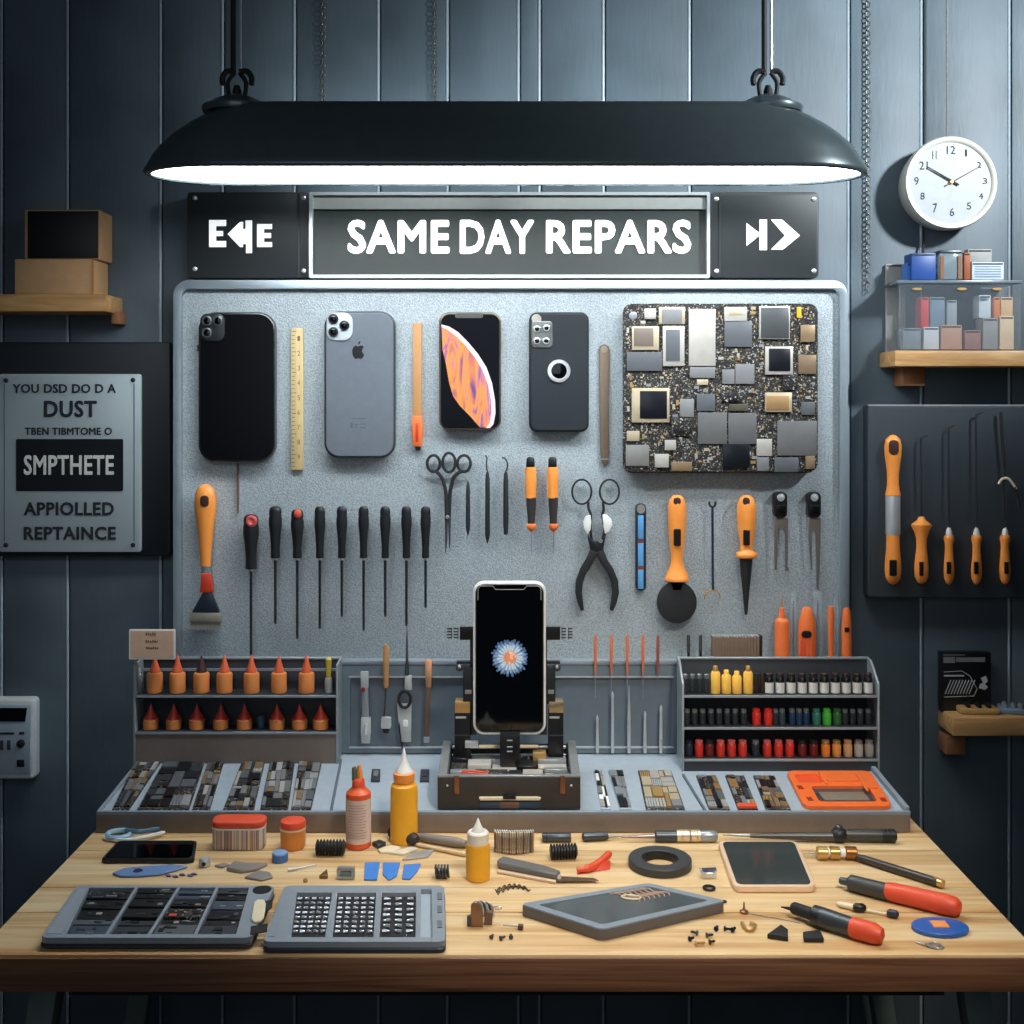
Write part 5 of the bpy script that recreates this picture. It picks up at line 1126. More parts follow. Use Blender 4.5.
# ================================================================== things lying on the bench
EPS = .0004
def root_at(name, label, cat, px, py, grp=None): return thing(name, label, cat, T(px, py), grp)
def lay(root, p0, p1, prof, mt, name, rmax=None, seg=16, lift=0.0):       # lying round tool between two table pixels, prof (t, r)
    rm = rmax or max(r for _, r in prof); up = Vector((0, 0, rm+EPS+lift)); m = MB(); m.rod(T(*p0)+up, T(*p1)+up, prof, seg); return m.build(name, mt, root)
def tq(q, pts, up=0): P = [T(*p) for p in q]; return [bil(P, u, v)+Vector((0, 0, up)) for u, v in pts]
def tflat(root, pts, h, mt, name, up=EPS, bev=.0005): m = MB(); m.prism([T(*p)+Vector((0,0,up)) for p in pts], (0,0,h), bev, 1); return m.build(name, mt, root)
# --- top left: pliers, phone, blue shapes
r = root_at('small_pliers', 'small pale blue and white pliers at back left of bench', 'pliers', 132, 838)
c = T(119, 838)
m = MB(); m.tube([c+Vector((.018*math.cos(2*PI*i/20), .016*math.sin(2*PI*i/20), .006)) for i in range(20)], .004, 8, True); m.build('loop_handle', mat('pale blue grip', (150, 186, 208), .4), r)
m = MB(); m.tube(smooth_path([T(104,840)+Vector((0,0,.004)), T(122,843)+Vector((0,0,.004)), T(140,842)+Vector((0,0,.006)), T(165,836)+Vector((0,0,.006))]), [.0035]*10+[.003]*8+[.0015], 8); m.build('white_jaw', white, r)
m = MB(); m.tube(smooth_path([T(126,836)+Vector((0,0,.009)), T(140,838)+Vector((0,0,.010)), T(160,834)+Vector((0,0,.009))]), [.004]*7+[.0034]*5+[.0016], 8); m.build('blue_jaw', mat('steel blue', (92, 130, 158), .35, .3), r)
def flat_phone(q, label, th, frame, glass, rad, inset_=.03):
    c = sum((T(*p) for p in q), Vector())/4; r = thing('phone', label, 'phone', c, None)
    P = [T(*p) for p in q]; asp = (P[1]-P[0]).length/(P[3]-P[0]).length
    def pts(i, rd):
        out = []
        for u, v in rr(i, i*asp, 1-i, 1-i*asp, rd, 6): out.append((u, v))
        return out
    m = MB(); m.prism(tq(q, pts(0, rad), EPS), (0,0,th), .0014, 2); m.build('frame', frame, r)
    m = MB(); m.prism(tq(q, pts(inset_, rad*.8), th), (0,0,.0012), .0003, 1); m.build('screen', glass, r); return r
flat_phone([(118,845),(197,845),(194,864),(101,864)], 'black phone lying face up at left back of the bench', .007, black, mat('mirror glass', (4, 5, 8), .04), .07)
r = root_at('flat_opener', 'flat blue plastic opener with dark eyelet, before the lying black phone', 'tool', 150, 873)
tflat(r, [(112,875),(124,870),(150,867.5),(172,866.5),(188,868),(176,872),(160,876),(140,878),(120,878)], .003, mat('dusty blue', (104, 134, 180), .45), 'opener_body', EPS, .001)
m = MB(); m.lathe(T(138,873,.0035), (0,0,1), [(0,.007),(.0006,.006)], 16); m.build('eyelet', mat('eyelet', (36, 44, 80), .4), r)
r = root_at('shaving_pile', 'few violet plastic crumbs beside the flat blue opener', 'crumbs', 184, 876)
for x, y in ((168,876.5),(175,877.5),(182,875.5),(190,876.5),(194,875)): tflat(r, [(x-3,y-.4),(x+1,y-1),(x+3.4,y+.6),(x-1,y+1)], .002, mat('violet crumb', (92, 84, 132), .5), 'crumb')
# --- red lid box and jar
c = T(239.5, 846); kx = kk(TD(846)); r = thing('storage_box', 'striped oval box with coral lid at back left of bench', 'box', c)
def oval(hx, hy, z): return [c+Vector((x, y, z)) for x, y in rr(-hx, -hy, hx, hy, min(hx, hy)*.75, 6)]
m = MB(); m.prism(oval(26*kx, .018, EPS), (0,0,.032), .001); m.build('box_body', stripes('box stripes', [(206,198,190),(150,142,138),(226,220,214),(198,150,124),(120,116,116),(214,204,194),(176,150,140),(230,226,222)], 130), r)
m = MB(); m.prism(oval(26.6*kx, .0185, .0322), (0,0,.0105), .003, 3); m.build('lid', redo, r)
m = MB(); m.prism(oval(26.3*kx, .0182, .030), (0,0,.0024)); m.build('rim', white, r)
c = T(293, 847); kx = kk(TD(847)); r = thing('jar', 'small orange jar with coral lid beside the striped oval box', 'jar', c)
m = MB(); m.lathe(c, (0,0,1), [(EPS,11.6*kx),(.002,12.3*kx),(.026,12.6*kx),(.029,12.6*kx)], 26); m.build('jar_body', mat('jar orange', (224, 142, 66), .35), r)
m = MB(); m.lathe(c, (0,0,1), [(.0285,13*kx),(.031,13*kx)], 26); m.build('pale_rim', cream, r)
m = MB(); m.lathe(c, (0,0,1), [(.031,12.7*kx),(.038,12.9*kx),(.041,12*kx),(.0425,9*kx),(.043,0)], 26); m.build('lid', redo, r)
c = T(280, 861); r = thing('small_tub', 'small round blue tub in front of the orange jar', 'tub', c); kx = kk(TD(861))
m = MB(); m.lathe(c, (0,0,1), [(EPS,8*kx),(.011,7.8*kx)], 20); m.build('cap_side', mat('cap blue', (74, 112, 170), .45), r)
m = MB(); m.lathe(c, (0,0,1), [(.0108,7.7*kx),(.013,7.2*kx),(.0135,5*kx)], 20); m.build('cap_top', mat('cap light blue', (120, 160, 205), .45), r)
# --- black ribbed combs
def comb(x0, x1, y, n, hpx, label, tilt=0):
    kx = kk(TD(y)); c = T((x0+x1)/2, y); r = thing('ribbed_roller', label, 'roller', c, 'black ribbed rollers'); R_ = hpx*kx/2; L = (x1-x0)*kx; u = Vector((math.cos(tilt), math.sin(tilt), 0)); a = c-u*L/2+Vector((0,0,R_+EPS))
    m = MB(); m.lathe(a, u, [(0,R_*.7),(L,R_*.7)], 20); m.build('core', black, r)
    m = MB()
    for i in range(n): m.lathe(a+u*(L*(i+.1)/n), u, [(0,R_*.8),(L*.2/n,R_),(L*.5/n,R_),(L*.68/n,R_*.8)], 20)
    m.build('ribs', blackr, r)
comb(316, 345, 855, 9, 15, 'black ribbed roller left of the labelled orange bottle'); comb(550, 577, 859, 9, 15, 'black ribbed roller between bristle brush and orange clip', .12)
# --- bottles
def tbottle(x, y, prof, label, parts, cat='bottle', name='squeeze_bottle'):
    c = T(x, y); r = thing(name, label, cat, c); kx = kk(TD(y))
    for nm, mt, pr in parts:
        m = MB(); m.lathe(c, (0,0,1), [(max(EPS, h*kx), q*kx) for h, q in pr], 28); m.build(nm, mt, r)
    return r, c, kx
r, c, kx = tbottle(358.5, 846, None, 'orange red bottle with white printed label standing on the bench', [
    ('bottle_body', mat('bottle orange red', (222, 92, 46), .38), [(0,11.6),(1,12.6),(50,12.6),(54,12.2),(57,9),(59,6.6),(62,6)]),
    ('neck', redo, [(60,6.4),(66,6.2),(68,4.6)])])
m = MB(); m.lathe(c, (0,0,1), [(6*kx,12.75*kx),(49*kx,12.75*kx)], 28); m.build('paper_label', paperp, r)
m = MB()
for i in range(13):
    z = (12+i*2.7)*kx; ln = (.75, .7, .8, .55)[i % 4]
    a0 = -PI/2-ln; P = [c+Vector((12.9*kx*math.cos(a0+2*ln*j/10), 12.9*kx*math.sin(a0+2*ln*j/10), z)) for j in range(11)]; m.tube(P, .32*kx, 4)
m.build('label_print', mat('print mauve', (168, 128, 120), .7), r)
m = MB(); m.tube([c+Vector((-3.5*kx, 0, 66*kx)), c+Vector((-4*kx, 0, 76*kx)), c+Vector((-4.4*kx, 0, 79*kx))], [3.2*kx, 2.6*kx, 2*kx], 10); m.build('spray_nozzle', mat('nozzle grey green', (96, 108, 92), .4), r)
m = MB(); m.tube([c+Vector((2.2*kx, 0, 60*kx)), c+Vector((1.2*kx, 0, 72*kx)), c+Vector((.6*kx, 0, 81*kx))], [3.4*kx, 2.8*kx, 1.8*kx], 10); m.build('orange_spout', orange, r)
r, c, kx = tbottle(404, 841.5, None, 'large yellow bottle with white cone tip against the case front', [
    ('bottle_body', yellow, [(0,12.4),(1.2,13.6),(52,13.8),(57,12.8),(59,9.5),(60.5,8)]),
    ('collar', orange, [(60,9.6),(61,10.4),(69,10.6),(70,8.4)]),
    ('cone_tip', white, [(69,9),(71,8.8),(74,6.2),(84,2.6),(93,.7),(94,0)])])
r, c, kx = tbottle(478, 878.5, None, 'small yellow bottle with white collar and pointed tip mid bench', [
    ('bottle_body', yellow, [(0,11),(1,12),(32,12.2),(35.5,11.4),(36.5,9.8)]),
    ('collar', mat('collar white', (226, 222, 210), .4), [(36,10.8),(46,10.8),(47.5,9.4)]),
    ('cone_tip', white, [(46.5,7),(48,6.8),(52,4),(57,1.8),(60,.6),(61,0)])])
# --- tool pile
r = root_at('wire_brush', 'dark twisted brush with two long handles lying behind small yellow bottle', 'brush', 425, 845)
lay(r, (390,838), (417,847), [(0,.006),(.1,.0095),(.9,.0095),(1,.006)], mat('brush dark twist', (52, 46, 44), .6, scale=220, var=.6, bump=.6), 'brush_head')
lay(r, (415,841), (466,849), [(0,.003),(.15,.006),(.8,.0075),(1,.005)], mat('handle warm grey', (134, 126, 120), .5), 'grey_handle', .0075)
lay(r, (412,846), (466,857), [(0,.002),(.2,.003),(1,.0034)], mat('handle cream', (214, 186, 146), .5), 'cream_handle', .0034)
for q, h, mt, lab, nm, ct in (([(372,846),(380,843.5),(386,846),(378,849.5)], .006, dsteel, 'small dark lozenge piece left of the dark twisted brush', 'metal_piece', 'metal piece'),
        ([(378,851),(392,847),(402,849),(394,853.5),(380,854)], .003, cream, 'small cream blade below the dark twisted brush', 'flat_scraper', 'scraper'),
        ([(388,854.5),(412,848.5),(418,850),(404,856)], .003, mat('blade ivory', (216, 206, 186), .4), 'ivory scraper blade between cream one and grey blade', 'flat_scraper', 'scraper'),
        ([(402,861),(414,853.5),(434,851),(428,858.5)], .003, mat('blade grey', (172, 176, 174), .35, .4), 'grey trapezoid scraper blade above the blue picks', 'flat_scraper', 'scraper')):
    m = MB(); m.prism([T(*p)+Vector((0,0,EPS)) for p in q], (0,0,h), .0006, 1); tag(m.build(nm, mt), lab, ct)
# --- bristle brush
c = T(514, 851); kx = kk(TD(851)); r = thing('bristle_brush', 'curved block of upright steel and brown bristles behind utility knife', 'brush', c)
m = MB(); rn = random.Random(9)
for i in range(17):
    t = i/16; x = -19+38*t; y = .010*math.sin(PI*t); m.mi = i % 3; h = 20+2*math.sin(PI*t)
    m.box(c+Vector((x*kx-.0012, -y-.006, EPS)), c+Vector((x*kx+.0012, -y+.004, h*kx)), .0005, 1)
m.build('bristles', [mat('bristle brown', (104, 78, 62), .5), mat('bristle tan', (168, 138, 112), .5), steel], r)
m = MB(); 
for i in range(17):
    t = i/16; x = -19+38*t; y = .010*math.sin(PI*t); m.ball(c+Vector((x*kx, -y-.001, (20.6+2*math.sin(PI*t))*kx)), .0018, seg=8)
m.build('steel_tips', silver, r)
m = MB(); m.box(c+Vector((-19*kx, .006, EPS)), c+Vector((19*kx, .014, 17*kx)), .001); m.build('backing', cream, r)
# --- long tools along the back
r = root_at('handle_bar', 'short dark grey round bar lying at back, right of bristle brush', 'bar', 556, 842); lay(r, (542,842), (571,842), [(0,.006),(.03,.0068),(.97,.0068),(1,.006)], dsteel, 'bar_body')
m = MB(); a = T(546,842)+Vector((0,0,.0072)); m.lathe(a, (1,0,0), [(0,.0071),(.002,.0071)], 16); m.build('band', black, r)
r = root_at('awl', 'short awl with dark grip and pale steel shank at back centre', 'awl', 603, 841); lay(r, (582,841.5), (608,840.5), [(0,.004),(.06,.0068),(.7,.0066),(1,.005)], dsteel, 'grip'); lay(r, (607,840.5), (624,839.5), [(0,.0022),(1,.001)], steel, 'shank', .0022, lift=.003)
r = root_at('solder_pump', 'long metal tool with banded clear barrel lying at back centre', 'tool', 670, 841)
lay(r, (621,842.5), (656,842), [(0,.0014),(1,.0034)], mat('rod mauve grey', (140, 130, 134), .3, .7), 'nose_rod', .0034, lift=.005)
lay(r, (655,842), (677,842), [(0,.007),(.05,.0085),(.95,.0085),(1,.007)], dsteel, 'front_barrel'); lay(r, (676.5,842), (700,842), [(0,.009),(1,.009)], mat('barrel pale gold', (214, 204, 180), .25, .4), 'clear_barrel'); lay(r, (699.5,842), (717,842), [(0,.0072),(.1,.0085),(.8,.0085),(1,.0068)], steel, 'rear_barrel')
for x in (681, 689, 696):
    m = MB(); a = T(x,842)+Vector((0,0,.0094)); m.lathe(a, (1,0,0), [(0,.0093),(.0026,.0093)], 18); m.build('band', gold if x != 689 else mat('band brown', (120, 88, 62), .4), r)
r = root_at('soldering_iron', 'long dark soldering iron with collar lying at back right', 'soldering iron', 820, 842)
lay(r, (723,840.5), (753,841.5), [(0,.001),(.5,.0022),(1,.0026)], steel, 'tip', .0026, lift=.006); lay(r, (750,841.5), (834,842.5), [(0,.003),(.5,.0055),(1,.0075)], mat('iron taper', (84, 84, 82), .4, .5), 'taper', .0085)
lay(r, (832,842.5), (846,842.5), [(0,.007),(.25,.0112),(.75,.0112),(1,.0075)], dark, 'collar'); lay(r, (845,842.5), (882,843), [(0,.008),(.1,.0088),(1,.0092)], mat('iron handle', (60, 60, 60), .42), 'handle', .0112)
m = MB(); a = T(838,842)+Vector((0,-.002,.022)); m.ball(a, .0065); m.build('switch_knob', dsteel, r)
lay(r, (881,843), (896,843.2), [(0,.0094),(.12,.0094),(.13,.0084),(.25,.0084),(.26,.0094),(.45,.0094),(.46,.0084),(.55,.0084),(.56,.0094),(.9,.0094),(1,.007)], dark, 'ribbed_end', .0112)
# --- orange clip, tape roll, small metal
r = root_at('plastic_clip', 'small curved orange red clip behind the tape roll', 'clip', 594, 868)
pa = [T(577,874)+Vector((0,0,.006)), T(586,873)+Vector((0,0,.006)), T(598,868.5)+Vector((0,0,.007)), T(610,862)+Vector((0,0,.013))]
m = MB(); m.tube(smooth_path(pa), [.0035]*6+[.0055]*6+[.0055]*6+[.004], 10); m.build('clip_body', redo, r)
m = MB(); m.prism([T(577,875)+Vector((0,0,EPS)), T(610,870)+Vector((0,0,EPS)), T(610,868)+Vector((0,0,.010)), T(590,871)+Vector((0,0,.006))], (0,.005,0), .0006, 1); m.build('clip_web', redm, r)
r = root_at('tape_roll', 'dark grey tape roll lying flat behind the framed screen', 'tape', 660, 866)
c = T(660, 866); kx = kk(TD(866)); Ro = 31.5*kx; Ri = 18*kx; H = .0125
m = MB(); n = 48; b2 = bmesh.new(); rings = []
for rad, z in ((Ro-.001,EPS),(Ro,.001),(Ro,H-.0015),(Ro-.0015,H),(Ri+.001,H),(Ri,H-.001),(Ri,EPS)): rings.append([b2.verts.new(c+Vector((rad*math.cos(2*PI*i/n), rad*math.sin(2*PI*i/n), z))) for i in range(n)])
for a, b in zip(rings, rings[1:]+rings[:1]):
    for i in range(n): b2.faces.new([a[i], a[(i+1)%n], b[(i+1)%n], b[i]])
m._merge(b2); m.build('tape', mat('tape charcoal', (58, 60, 62), .5), r)
b2 = bmesh.new(); rings = []; m = MB()
for rad, z in ((Ri-.0001,EPS),(Ri-.0001,H-.002),(Ri-.003,H-.002),(Ri-.003,EPS)): rings.append([b2.verts.new(c+Vector((rad*math.cos(2*PI*i/n), rad*math.sin(2*PI*i/n), z))) for i in range(n)])
for a, b in zip(rings, rings[1:]+rings[:1]):
    for i in range(n): b2.faces.new([a[i], a[(i+1)%n], b[(i+1)%n], b[i]])
m._merge(b2); m.build('core', black, r)
r = root_at('metal_bracket', 'little bent silver bracket between tape roll and tan-rimmed phone', 'bracket', 709, 876)
c = T(709, 878); kx = kk(TD(878)); m = MB(); m.prism([c+Vector((x*kx, -.004, z*kx)) for x, z in ((-6,.3),(7,.3),(7.5,9),(5,9),(4,6),(-4,6),(-8,9.5),(-9.5,8.5))], (0,.009,0), .0005, 1); m.build('bracket_body', silver, r)
m = MB(); m.obox(c+Vector((0,0,.0118)), Vector((7*kx,0,.0006)), Vector((0,.004,0)), Vector((0,0,.0012))); m.build('blue_top', mat('top blue steel', (110, 124, 160), .25, .7), r)
m = MB(); c = T(709, 889.5); m.tube([c+Vector((.0075*math.cos(2*PI*i/18), .007*math.sin(2*PI*i/18), .0025)) for i in range(18)], .0018, 8, True); tag(m.build('ring_washer', dark), 'small dark ring right behind the framed screen corner', 'ring')
m = MB(); m.ball(T(724, 903, .0022), .0026, 1.6, 1, .7, 10); tag(m.build('grub_screw', dark), 'tiny dark grub screw at right corner of framed screen', 'screw')
flat_phone([(718,847),(797,847),(816,893),(734,893)], 'phone with tan rim and plain grey screen lying right of tape roll', .009, mat('tan white rim', (236, 206, 178), .35, .1), mat('screen grey glass', (58, 66, 66), .12), .08, .045)
# --- brass ringed tool, red drivers
r = root_at('brass_tool', 'thin dark tool with three brass rings and angled handle, right side', 'tool', 870, 870)
lay(r, (804,858), (820,858), [(0,.0012),(1,.0016)], steel, 'needle', .0016, lift=.006)
for x0, x1, mt in ((817,827.5,gold),(829.5,839.5,mat('brass pale', (200, 160, 96), .3, .8)),(845,856.5,mat('bronze', (156, 108, 62), .35, .8))): lay(r, (x0,859.5), (x1,859.7), [(0,.0085),(.06,.0094),(.94,.0094),(1,.0085)], mt, 'brass_ring')
lay(r, (827,859.5), (846,859.6), [(0,.0066),(1,.0066)], white, 'white_core', .0094)
lay(r, (856,861), (940,888), [(0,.004),(.1,.0056),(.9,.0062),(.97,.006),(1,.004)], mat('handle olive black', (66, 62, 58), .4, .3), 'handle'); lay(r, (935,886), (943,889), [(0,.0062),(1,.0058)], gold, 'end_ferrule', .0064)
r = root_at('screwdriver', 'screwdriver with long coral red handle at right end of bench', 'screwdriver', 905, 905)
lay(r, (839,889), (850,891), [(0,.003),(.1,.0048),(1,.0052)], dsteel, 'shank', .0115); lay(r, (848,890.5), (888,901), [(0,.007),(.06,.0105),(.9,.0112),(1,.0105)], mat('grip charcoal', (62, 62, 62), .45), 'grip', .0115); lay(r, (886,900.5), (962,918.5), [(0,.0108),(.1,.0122),(.4,.0124),(.8,.0132),(.93,.0118),(.985,.007),(1,0)], redo, 'handle', .0132)
r = root_at('soldering_tool', 'stubby dark tool with red end lying at front right', 'tool', 835, 930)
lay(r, (781,915), (794,917.5), [(0,.0008),(.6,.0022),(1,.002)], black, 'tip', .0022, lift=.008); lay(r, (792,917.5), (814,925), [(0,.006),(.1,.0078),(1,.0078)], blackr, 'nose', .0128); lay(r, (812,924.5), (822,928), [(0,.009),(.2,.0125),(1,.0128)], mat('collar black', (34, 35, 38), .4), 'collar'); lay(r, (821,927.5), (853,938), [(0,.0128),(.5,.0122),(1,.0118)], dsteel, 'body', .0128); lay(r, (851,937.5), (885,947), [(0,.0118),(.15,.0128),(.7,.0126),(.92,.009),(1,0)], redo, 'handle', .0128)
# --- blue disc and coiled lead below it
r = root_at('blue_disc', 'flat blue disc with orange square centre at front right corner', 'disc', 940, 930); c = T(940, 930); kx = kk(TD(930))
m = MB(); m.lathe(c, (0,0,1), [(EPS,26*kx),(.001,28*kx),(.005,28*kx),(.006,27*kx)], 40, 1, .68); m.build('disc_body', mat('royal blue', (40, 92, 172), .45), r)
m = MB(); m.obox(c+Vector((0,.002,.0066)), Vector((8*kx,0,0)), Vector((0,.009,0)), Vector((0,0,.0008)), .0003); m.build('square_centre', mat('centre peach', (230, 150, 88), .5), r)
r = root_at('lead_scrap', 'tangled scrap of grey lead wire in front of the blue disc', 'wire', 933, 944)
m = MB(); m.tube(smooth_path([T(916,943,.002), T(924,946,.002), T(934,944.5,.003), T(942,947,.002), T(932,949,.002), T(926,946.5,.004), T(938,950,.002), T(944,948.5,.002)]), .0011, 6); m.build('wire', steel, r)
r = root_at('test_lead', 'cream and black test lead lying beside the coral red screwdriver', 'lead', 868, 914)
lay(r, (837,907), (857,911.5), [(0,.002),(.2,.0038),(1,.0042)], cream, 'cream_body'); lay(r, (853,912), (866,912.5), [(0,.003),(.2,.0056),(.8,.0056),(1,.003)], black, 'black_clip'); lay(r, (864,912.5), (890,917), [(0,.0016),(1,.0018)], cream, 'lead_wire', .003); lay(r, (887,917), (899,919), [(0,.003),(.2,.0052),(.8,.005),(1,.002)], mat('clip blue black', (34, 40, 62), .4), 'blue_black_clip')
# --- black triangular picks, hook screw, wire, brass curl
for pts, lab in (([(767,939),(781,929),(788,934),(788,942)], 'black pointed plastic pick at front, left of its twin'), ([(803,936.5),(820,934),(824,943),(804,943)], 'black blunt plastic pick below the stubby red-ended tool')):
    m = MB(); m.prism([T(*p)+Vector((0,0,EPS)) for p in pts], (0,0,.006), .001); tag(m.build('plastic_pick', blackr), lab, 'pick', 'black plastic picks')
r = root_at('hook_screw', 'small upright screw with fine wire running to stubby tool', 'screw', 744, 913); c = T(744, 913)
m = MB(); m.lathe(c, (0,0,1), [(EPS,.0055),(.003,.0058),(.004,.003),(.006,.0014),(.0145,.0008)], 12); m.build('screw_body', mat('screw copper', (140, 92, 66), .35, .8), r)
m = MB(); m.tube(smooth_path([T(748,914,.001), T(765,917,.001), T(782,920,.001), T(800,924,.001)]), .0006, 6); m.build('wire', steel, r)
r = root_at('brass_fitting', 'curled brass fitting at front, right of the scattered screws', 'fitting', 748, 929)
m = MB(); m.tube(smooth_path([T(742,925,.003), T(746,931,.003), T(752,932,.003), T(755,927,.003), T(750,925.5,.004)]), .0022, 8); m.build('curl', gold, r)
# --- screws
def screw(x, y, rz_, L, mt, label, grp, head=.0032):
    c = T(x, y); r = thing('screw', label, 'screw', c, grp); u = Vector((math.cos(rz_), math.sin(rz_), 0)); a = c+Vector((0,0,head+EPS))
    m = MB(); m.lathe(a, u, [(0,head*.7),(.0006,head),(.0018,head),(.002,head*.5)], 12); m.build('head', mt, r)
    m = MB(); m.lathe(a+u*.0018, u, [(0,head*.5)]+[(.0005+i*.0009+o, head*(.55 if o else .42)) for i in range(max(2, int(L/.0009))) for o in (0, .00045)]+[(L+.0015,.0002)], 8); m.build('thread', mt, r)
dkblue = mat('blued steel', (40, 46, 72), .28, .7)
gs = 'scattered screws at front right'
for i, (x, y, a, L, mt, lab) in enumerate(((689,942,.6,.006,dkblue,'blue black screw lying leftmost of the scattered front cluster'),(698,936,2.6,.007,dsteel,'steel screw at back left of the scattered front cluster'),(706,938,.2,.007,dsteel,'steel screw right of the back left one in front cluster'),
        (716,932,1.2,.007,dkblue,'blue black screw left of three heaped at cluster back'),(724,931,-.4,.006,dkblue,'blue black screw middle of three heaped at cluster back'),(732,933,.9,.007,dkblue,'blue black screw right of three heaped at cluster back'),
        (695,946,.1,.010,gold,'brass screw lying lowest left in the front cluster'),(709,945,.4,.006,mat('bronze dark', (96, 72, 46), .35, .7),'bronze screw lying lowest right in front cluster'))): screw(x, y, a, L, mt, lab, gs)
gs = 'small screws between bit case and framed screen'
for x, y, a, lab in ((491,940,1.3,'tiny screw leftmost of three in front of the folded metal block'),(500,941,.7,'tiny screw middle of three in front of the folded metal block'),(511,940,1.6,'tiny screw rightmost of three before the framed screen corner')): screw(x, y, a, .006, dsteel, lab, gs, .0028)
r = root_at('pin', 'thin headed pin lying behind the three tiny screws', 'pin', 514, 929); lay(r, (503,928), (519,929.5), [(0,.0008),(1,.0008)], steel, 'shaft', .0035); lay(r, (518.5,929.5), (523,930), [(0,.0035),(1,.0035)], mat('pin head brown', (92, 72, 58), .4, .6), 'head')
# --- framed screen
q = [(519,904.5),(645,884.5),(727,903.5),(602,932)]
c = sum((T(*p) for p in q), Vector())/4; r = thing('framed_screen', 'grey framed touch screen lying askew at the front centre', 'screen', c)
H = .0155
def TH(px, py, z): d = (HC-TZ-z)*F/(py-HOR); return Vector(((px-512)/F*d, d+CAMY, TZ))
P = [TH(*p, H) for p in ((519,903.5),(648,882.5),(727,900.5),(602,929.5))]
asp = (P[1]-P[0]).length/(P[3]-P[0]).length
def rq(i, rd, up): return [bil(P, u, v)+Vector((0,0,up)) for u, v in rr(i, i*asp, 1-i, 1-i*asp, rd, 5)]
m = MB(); m.prism(rq(0,.06,EPS), (0,0,H-.002), .002, 2, holes=()); m.build('lower_frame', mat('frame brown grey', (98, 94, 94), .45), r)
m = MB(); m.prism(rq(.004,.055,H-.002), (0,0,.002), .0006, 1, holes=[rq(.075,.03,H-.002)]); m.build('top_frame', mat('frame blue grey', (132, 144, 156), .4), r)
m = MB(); m.prism(rq(.072,.03,H-.0022), (0,0,.001)); m.build('screen', mat('screen slate mirror', (92, 100, 104), .08, .3), r)
def sp(u, v, up=H-.001): return bil(P, u, v)+Vector((0,0,up))
for i in range(7):
    u = .62+i*.04; m = MB(); m.tube(smooth_path([sp(u,.12), sp(u+.02,.2,H), sp(u-.01,.32,H), sp(u+.03,.42,H), sp(u,.5)]), .0009, 5); m.build('ribbon_line', mat('ribbon pinkish', (196, 164, 146), .45), r)
m = MB(); m.tube([sp(.64+.05*math.cos(2*PI*i/14), .36+.09*math.sin(2*PI*i/14), H) for i in range(14)], .0012, 6, True); m.build('pale_coil', cream, r)
# --- knife, springs, folded block
r = root_at('utility_knife', 'folding knife with grey handle and thin blade before the bristle brush', 'knife', 545, 876)
P2 = [(497,868),(503,864.5),(545,874),(561,879.5),(556,883),(498,872)]
tflat(r, P2, .009, mat('knife grip grey', (104, 104, 104), .42), 'grip', .004, .002); tflat(r, [(497,871),(556,882),(556,884.5),(497,874)], .0038, mat('knife cream', (216, 190, 160), .45), 'lower_scale'); tflat(r, [(556,879),(594,881),(599,883.5),(557,884)], .0016, mat('blade warm steel', (150, 128, 112), .25, .8), 'blade', .003)
m = MB(); m.lathe(T(559,881.5,.004), (0,0,1), [(0,.0035),(.005,.003)], 12); m.build('pivot', chrome, r)
r = root_at('wire_shavings', 'curled dark wire shavings lying below the folding knife', 'shavings', 513, 889)
rn = random.Random(5)
for s in range(3):
    pts = []
    for i in range(20):
        t = i/19; pts.append(T(495+s*1.5+32*t, 893-7*math.sin(t*2.4+.2)+s*1.2+1.4*math.sin(i*2.1+s), .0016+.0014*math.cos(i*2.1+s)))
    m = MB(); m.tube(pts, .0009, 5); m.build('curl', mat('shaving brown steel', (110, 96, 82), .35, .7), r)
c = T(480, 926); kx = kk(TD(926)); r = thing('folded_block', 'folded block of bronze metal strips standing at front centre left', 'metal block', c)
m = MB(); pf = [(-9,0),(3,0),(3,14),(1.5,21),(-2,24.5),(-6,25),(-9,22)]; m.prism([c+Vector((x*kx, -.004, max(EPS, z*kx))) for x, z in pf], (0,.004,0), .0006, 1); m.build('front_strip', mat('bronze strip', (142, 110, 86), .35, .6), r)
for i in range(5):
    m = MB(); o = Vector((i*2.6*kx, .001+i*.003, -i*1.6*kx)); m.prism([c+o+Vector((x*kx, 0, max(EPS-o.z, z*kx))) for x, z in ((-6,10),(4,10),(4,15),(2.5,21.5),(-1,25),(-5,25))], (0,.0026,0), .0005, 1); m.build('ridge_strip', (silver, dsteel)[i % 2], r)
m = MB(); m.prism([c+Vector((x*kx, .002, max(EPS, z*kx))) for x, z in ((4,0),(12,0),(13,12),(5,14))], (0,.010,0), .0005, 1); m.build('rear_leg', brown, r)
m = MB(); m.prism([c+Vector((x*kx, -.003, max(EPS, z*kx))) for x, z in ((-13,0),(-9,0),(-9,11),(-13,10))], (0,.006,0), .0005, 1); m.build('side_tab', dsteel, r)
m = MB(); a = c+Vector((12*kx, .010, 14*kx)); m.tube(smooth_path([a, a+Vector((4*kx,0,2*kx)), a+Vector((9*kx,0,1.4*kx)), a+Vector((8*kx,0,-.6*kx)), a+Vector((3*kx,0,-.4*kx))]), .0008, 6); m.build('wire_loop', steel, r)
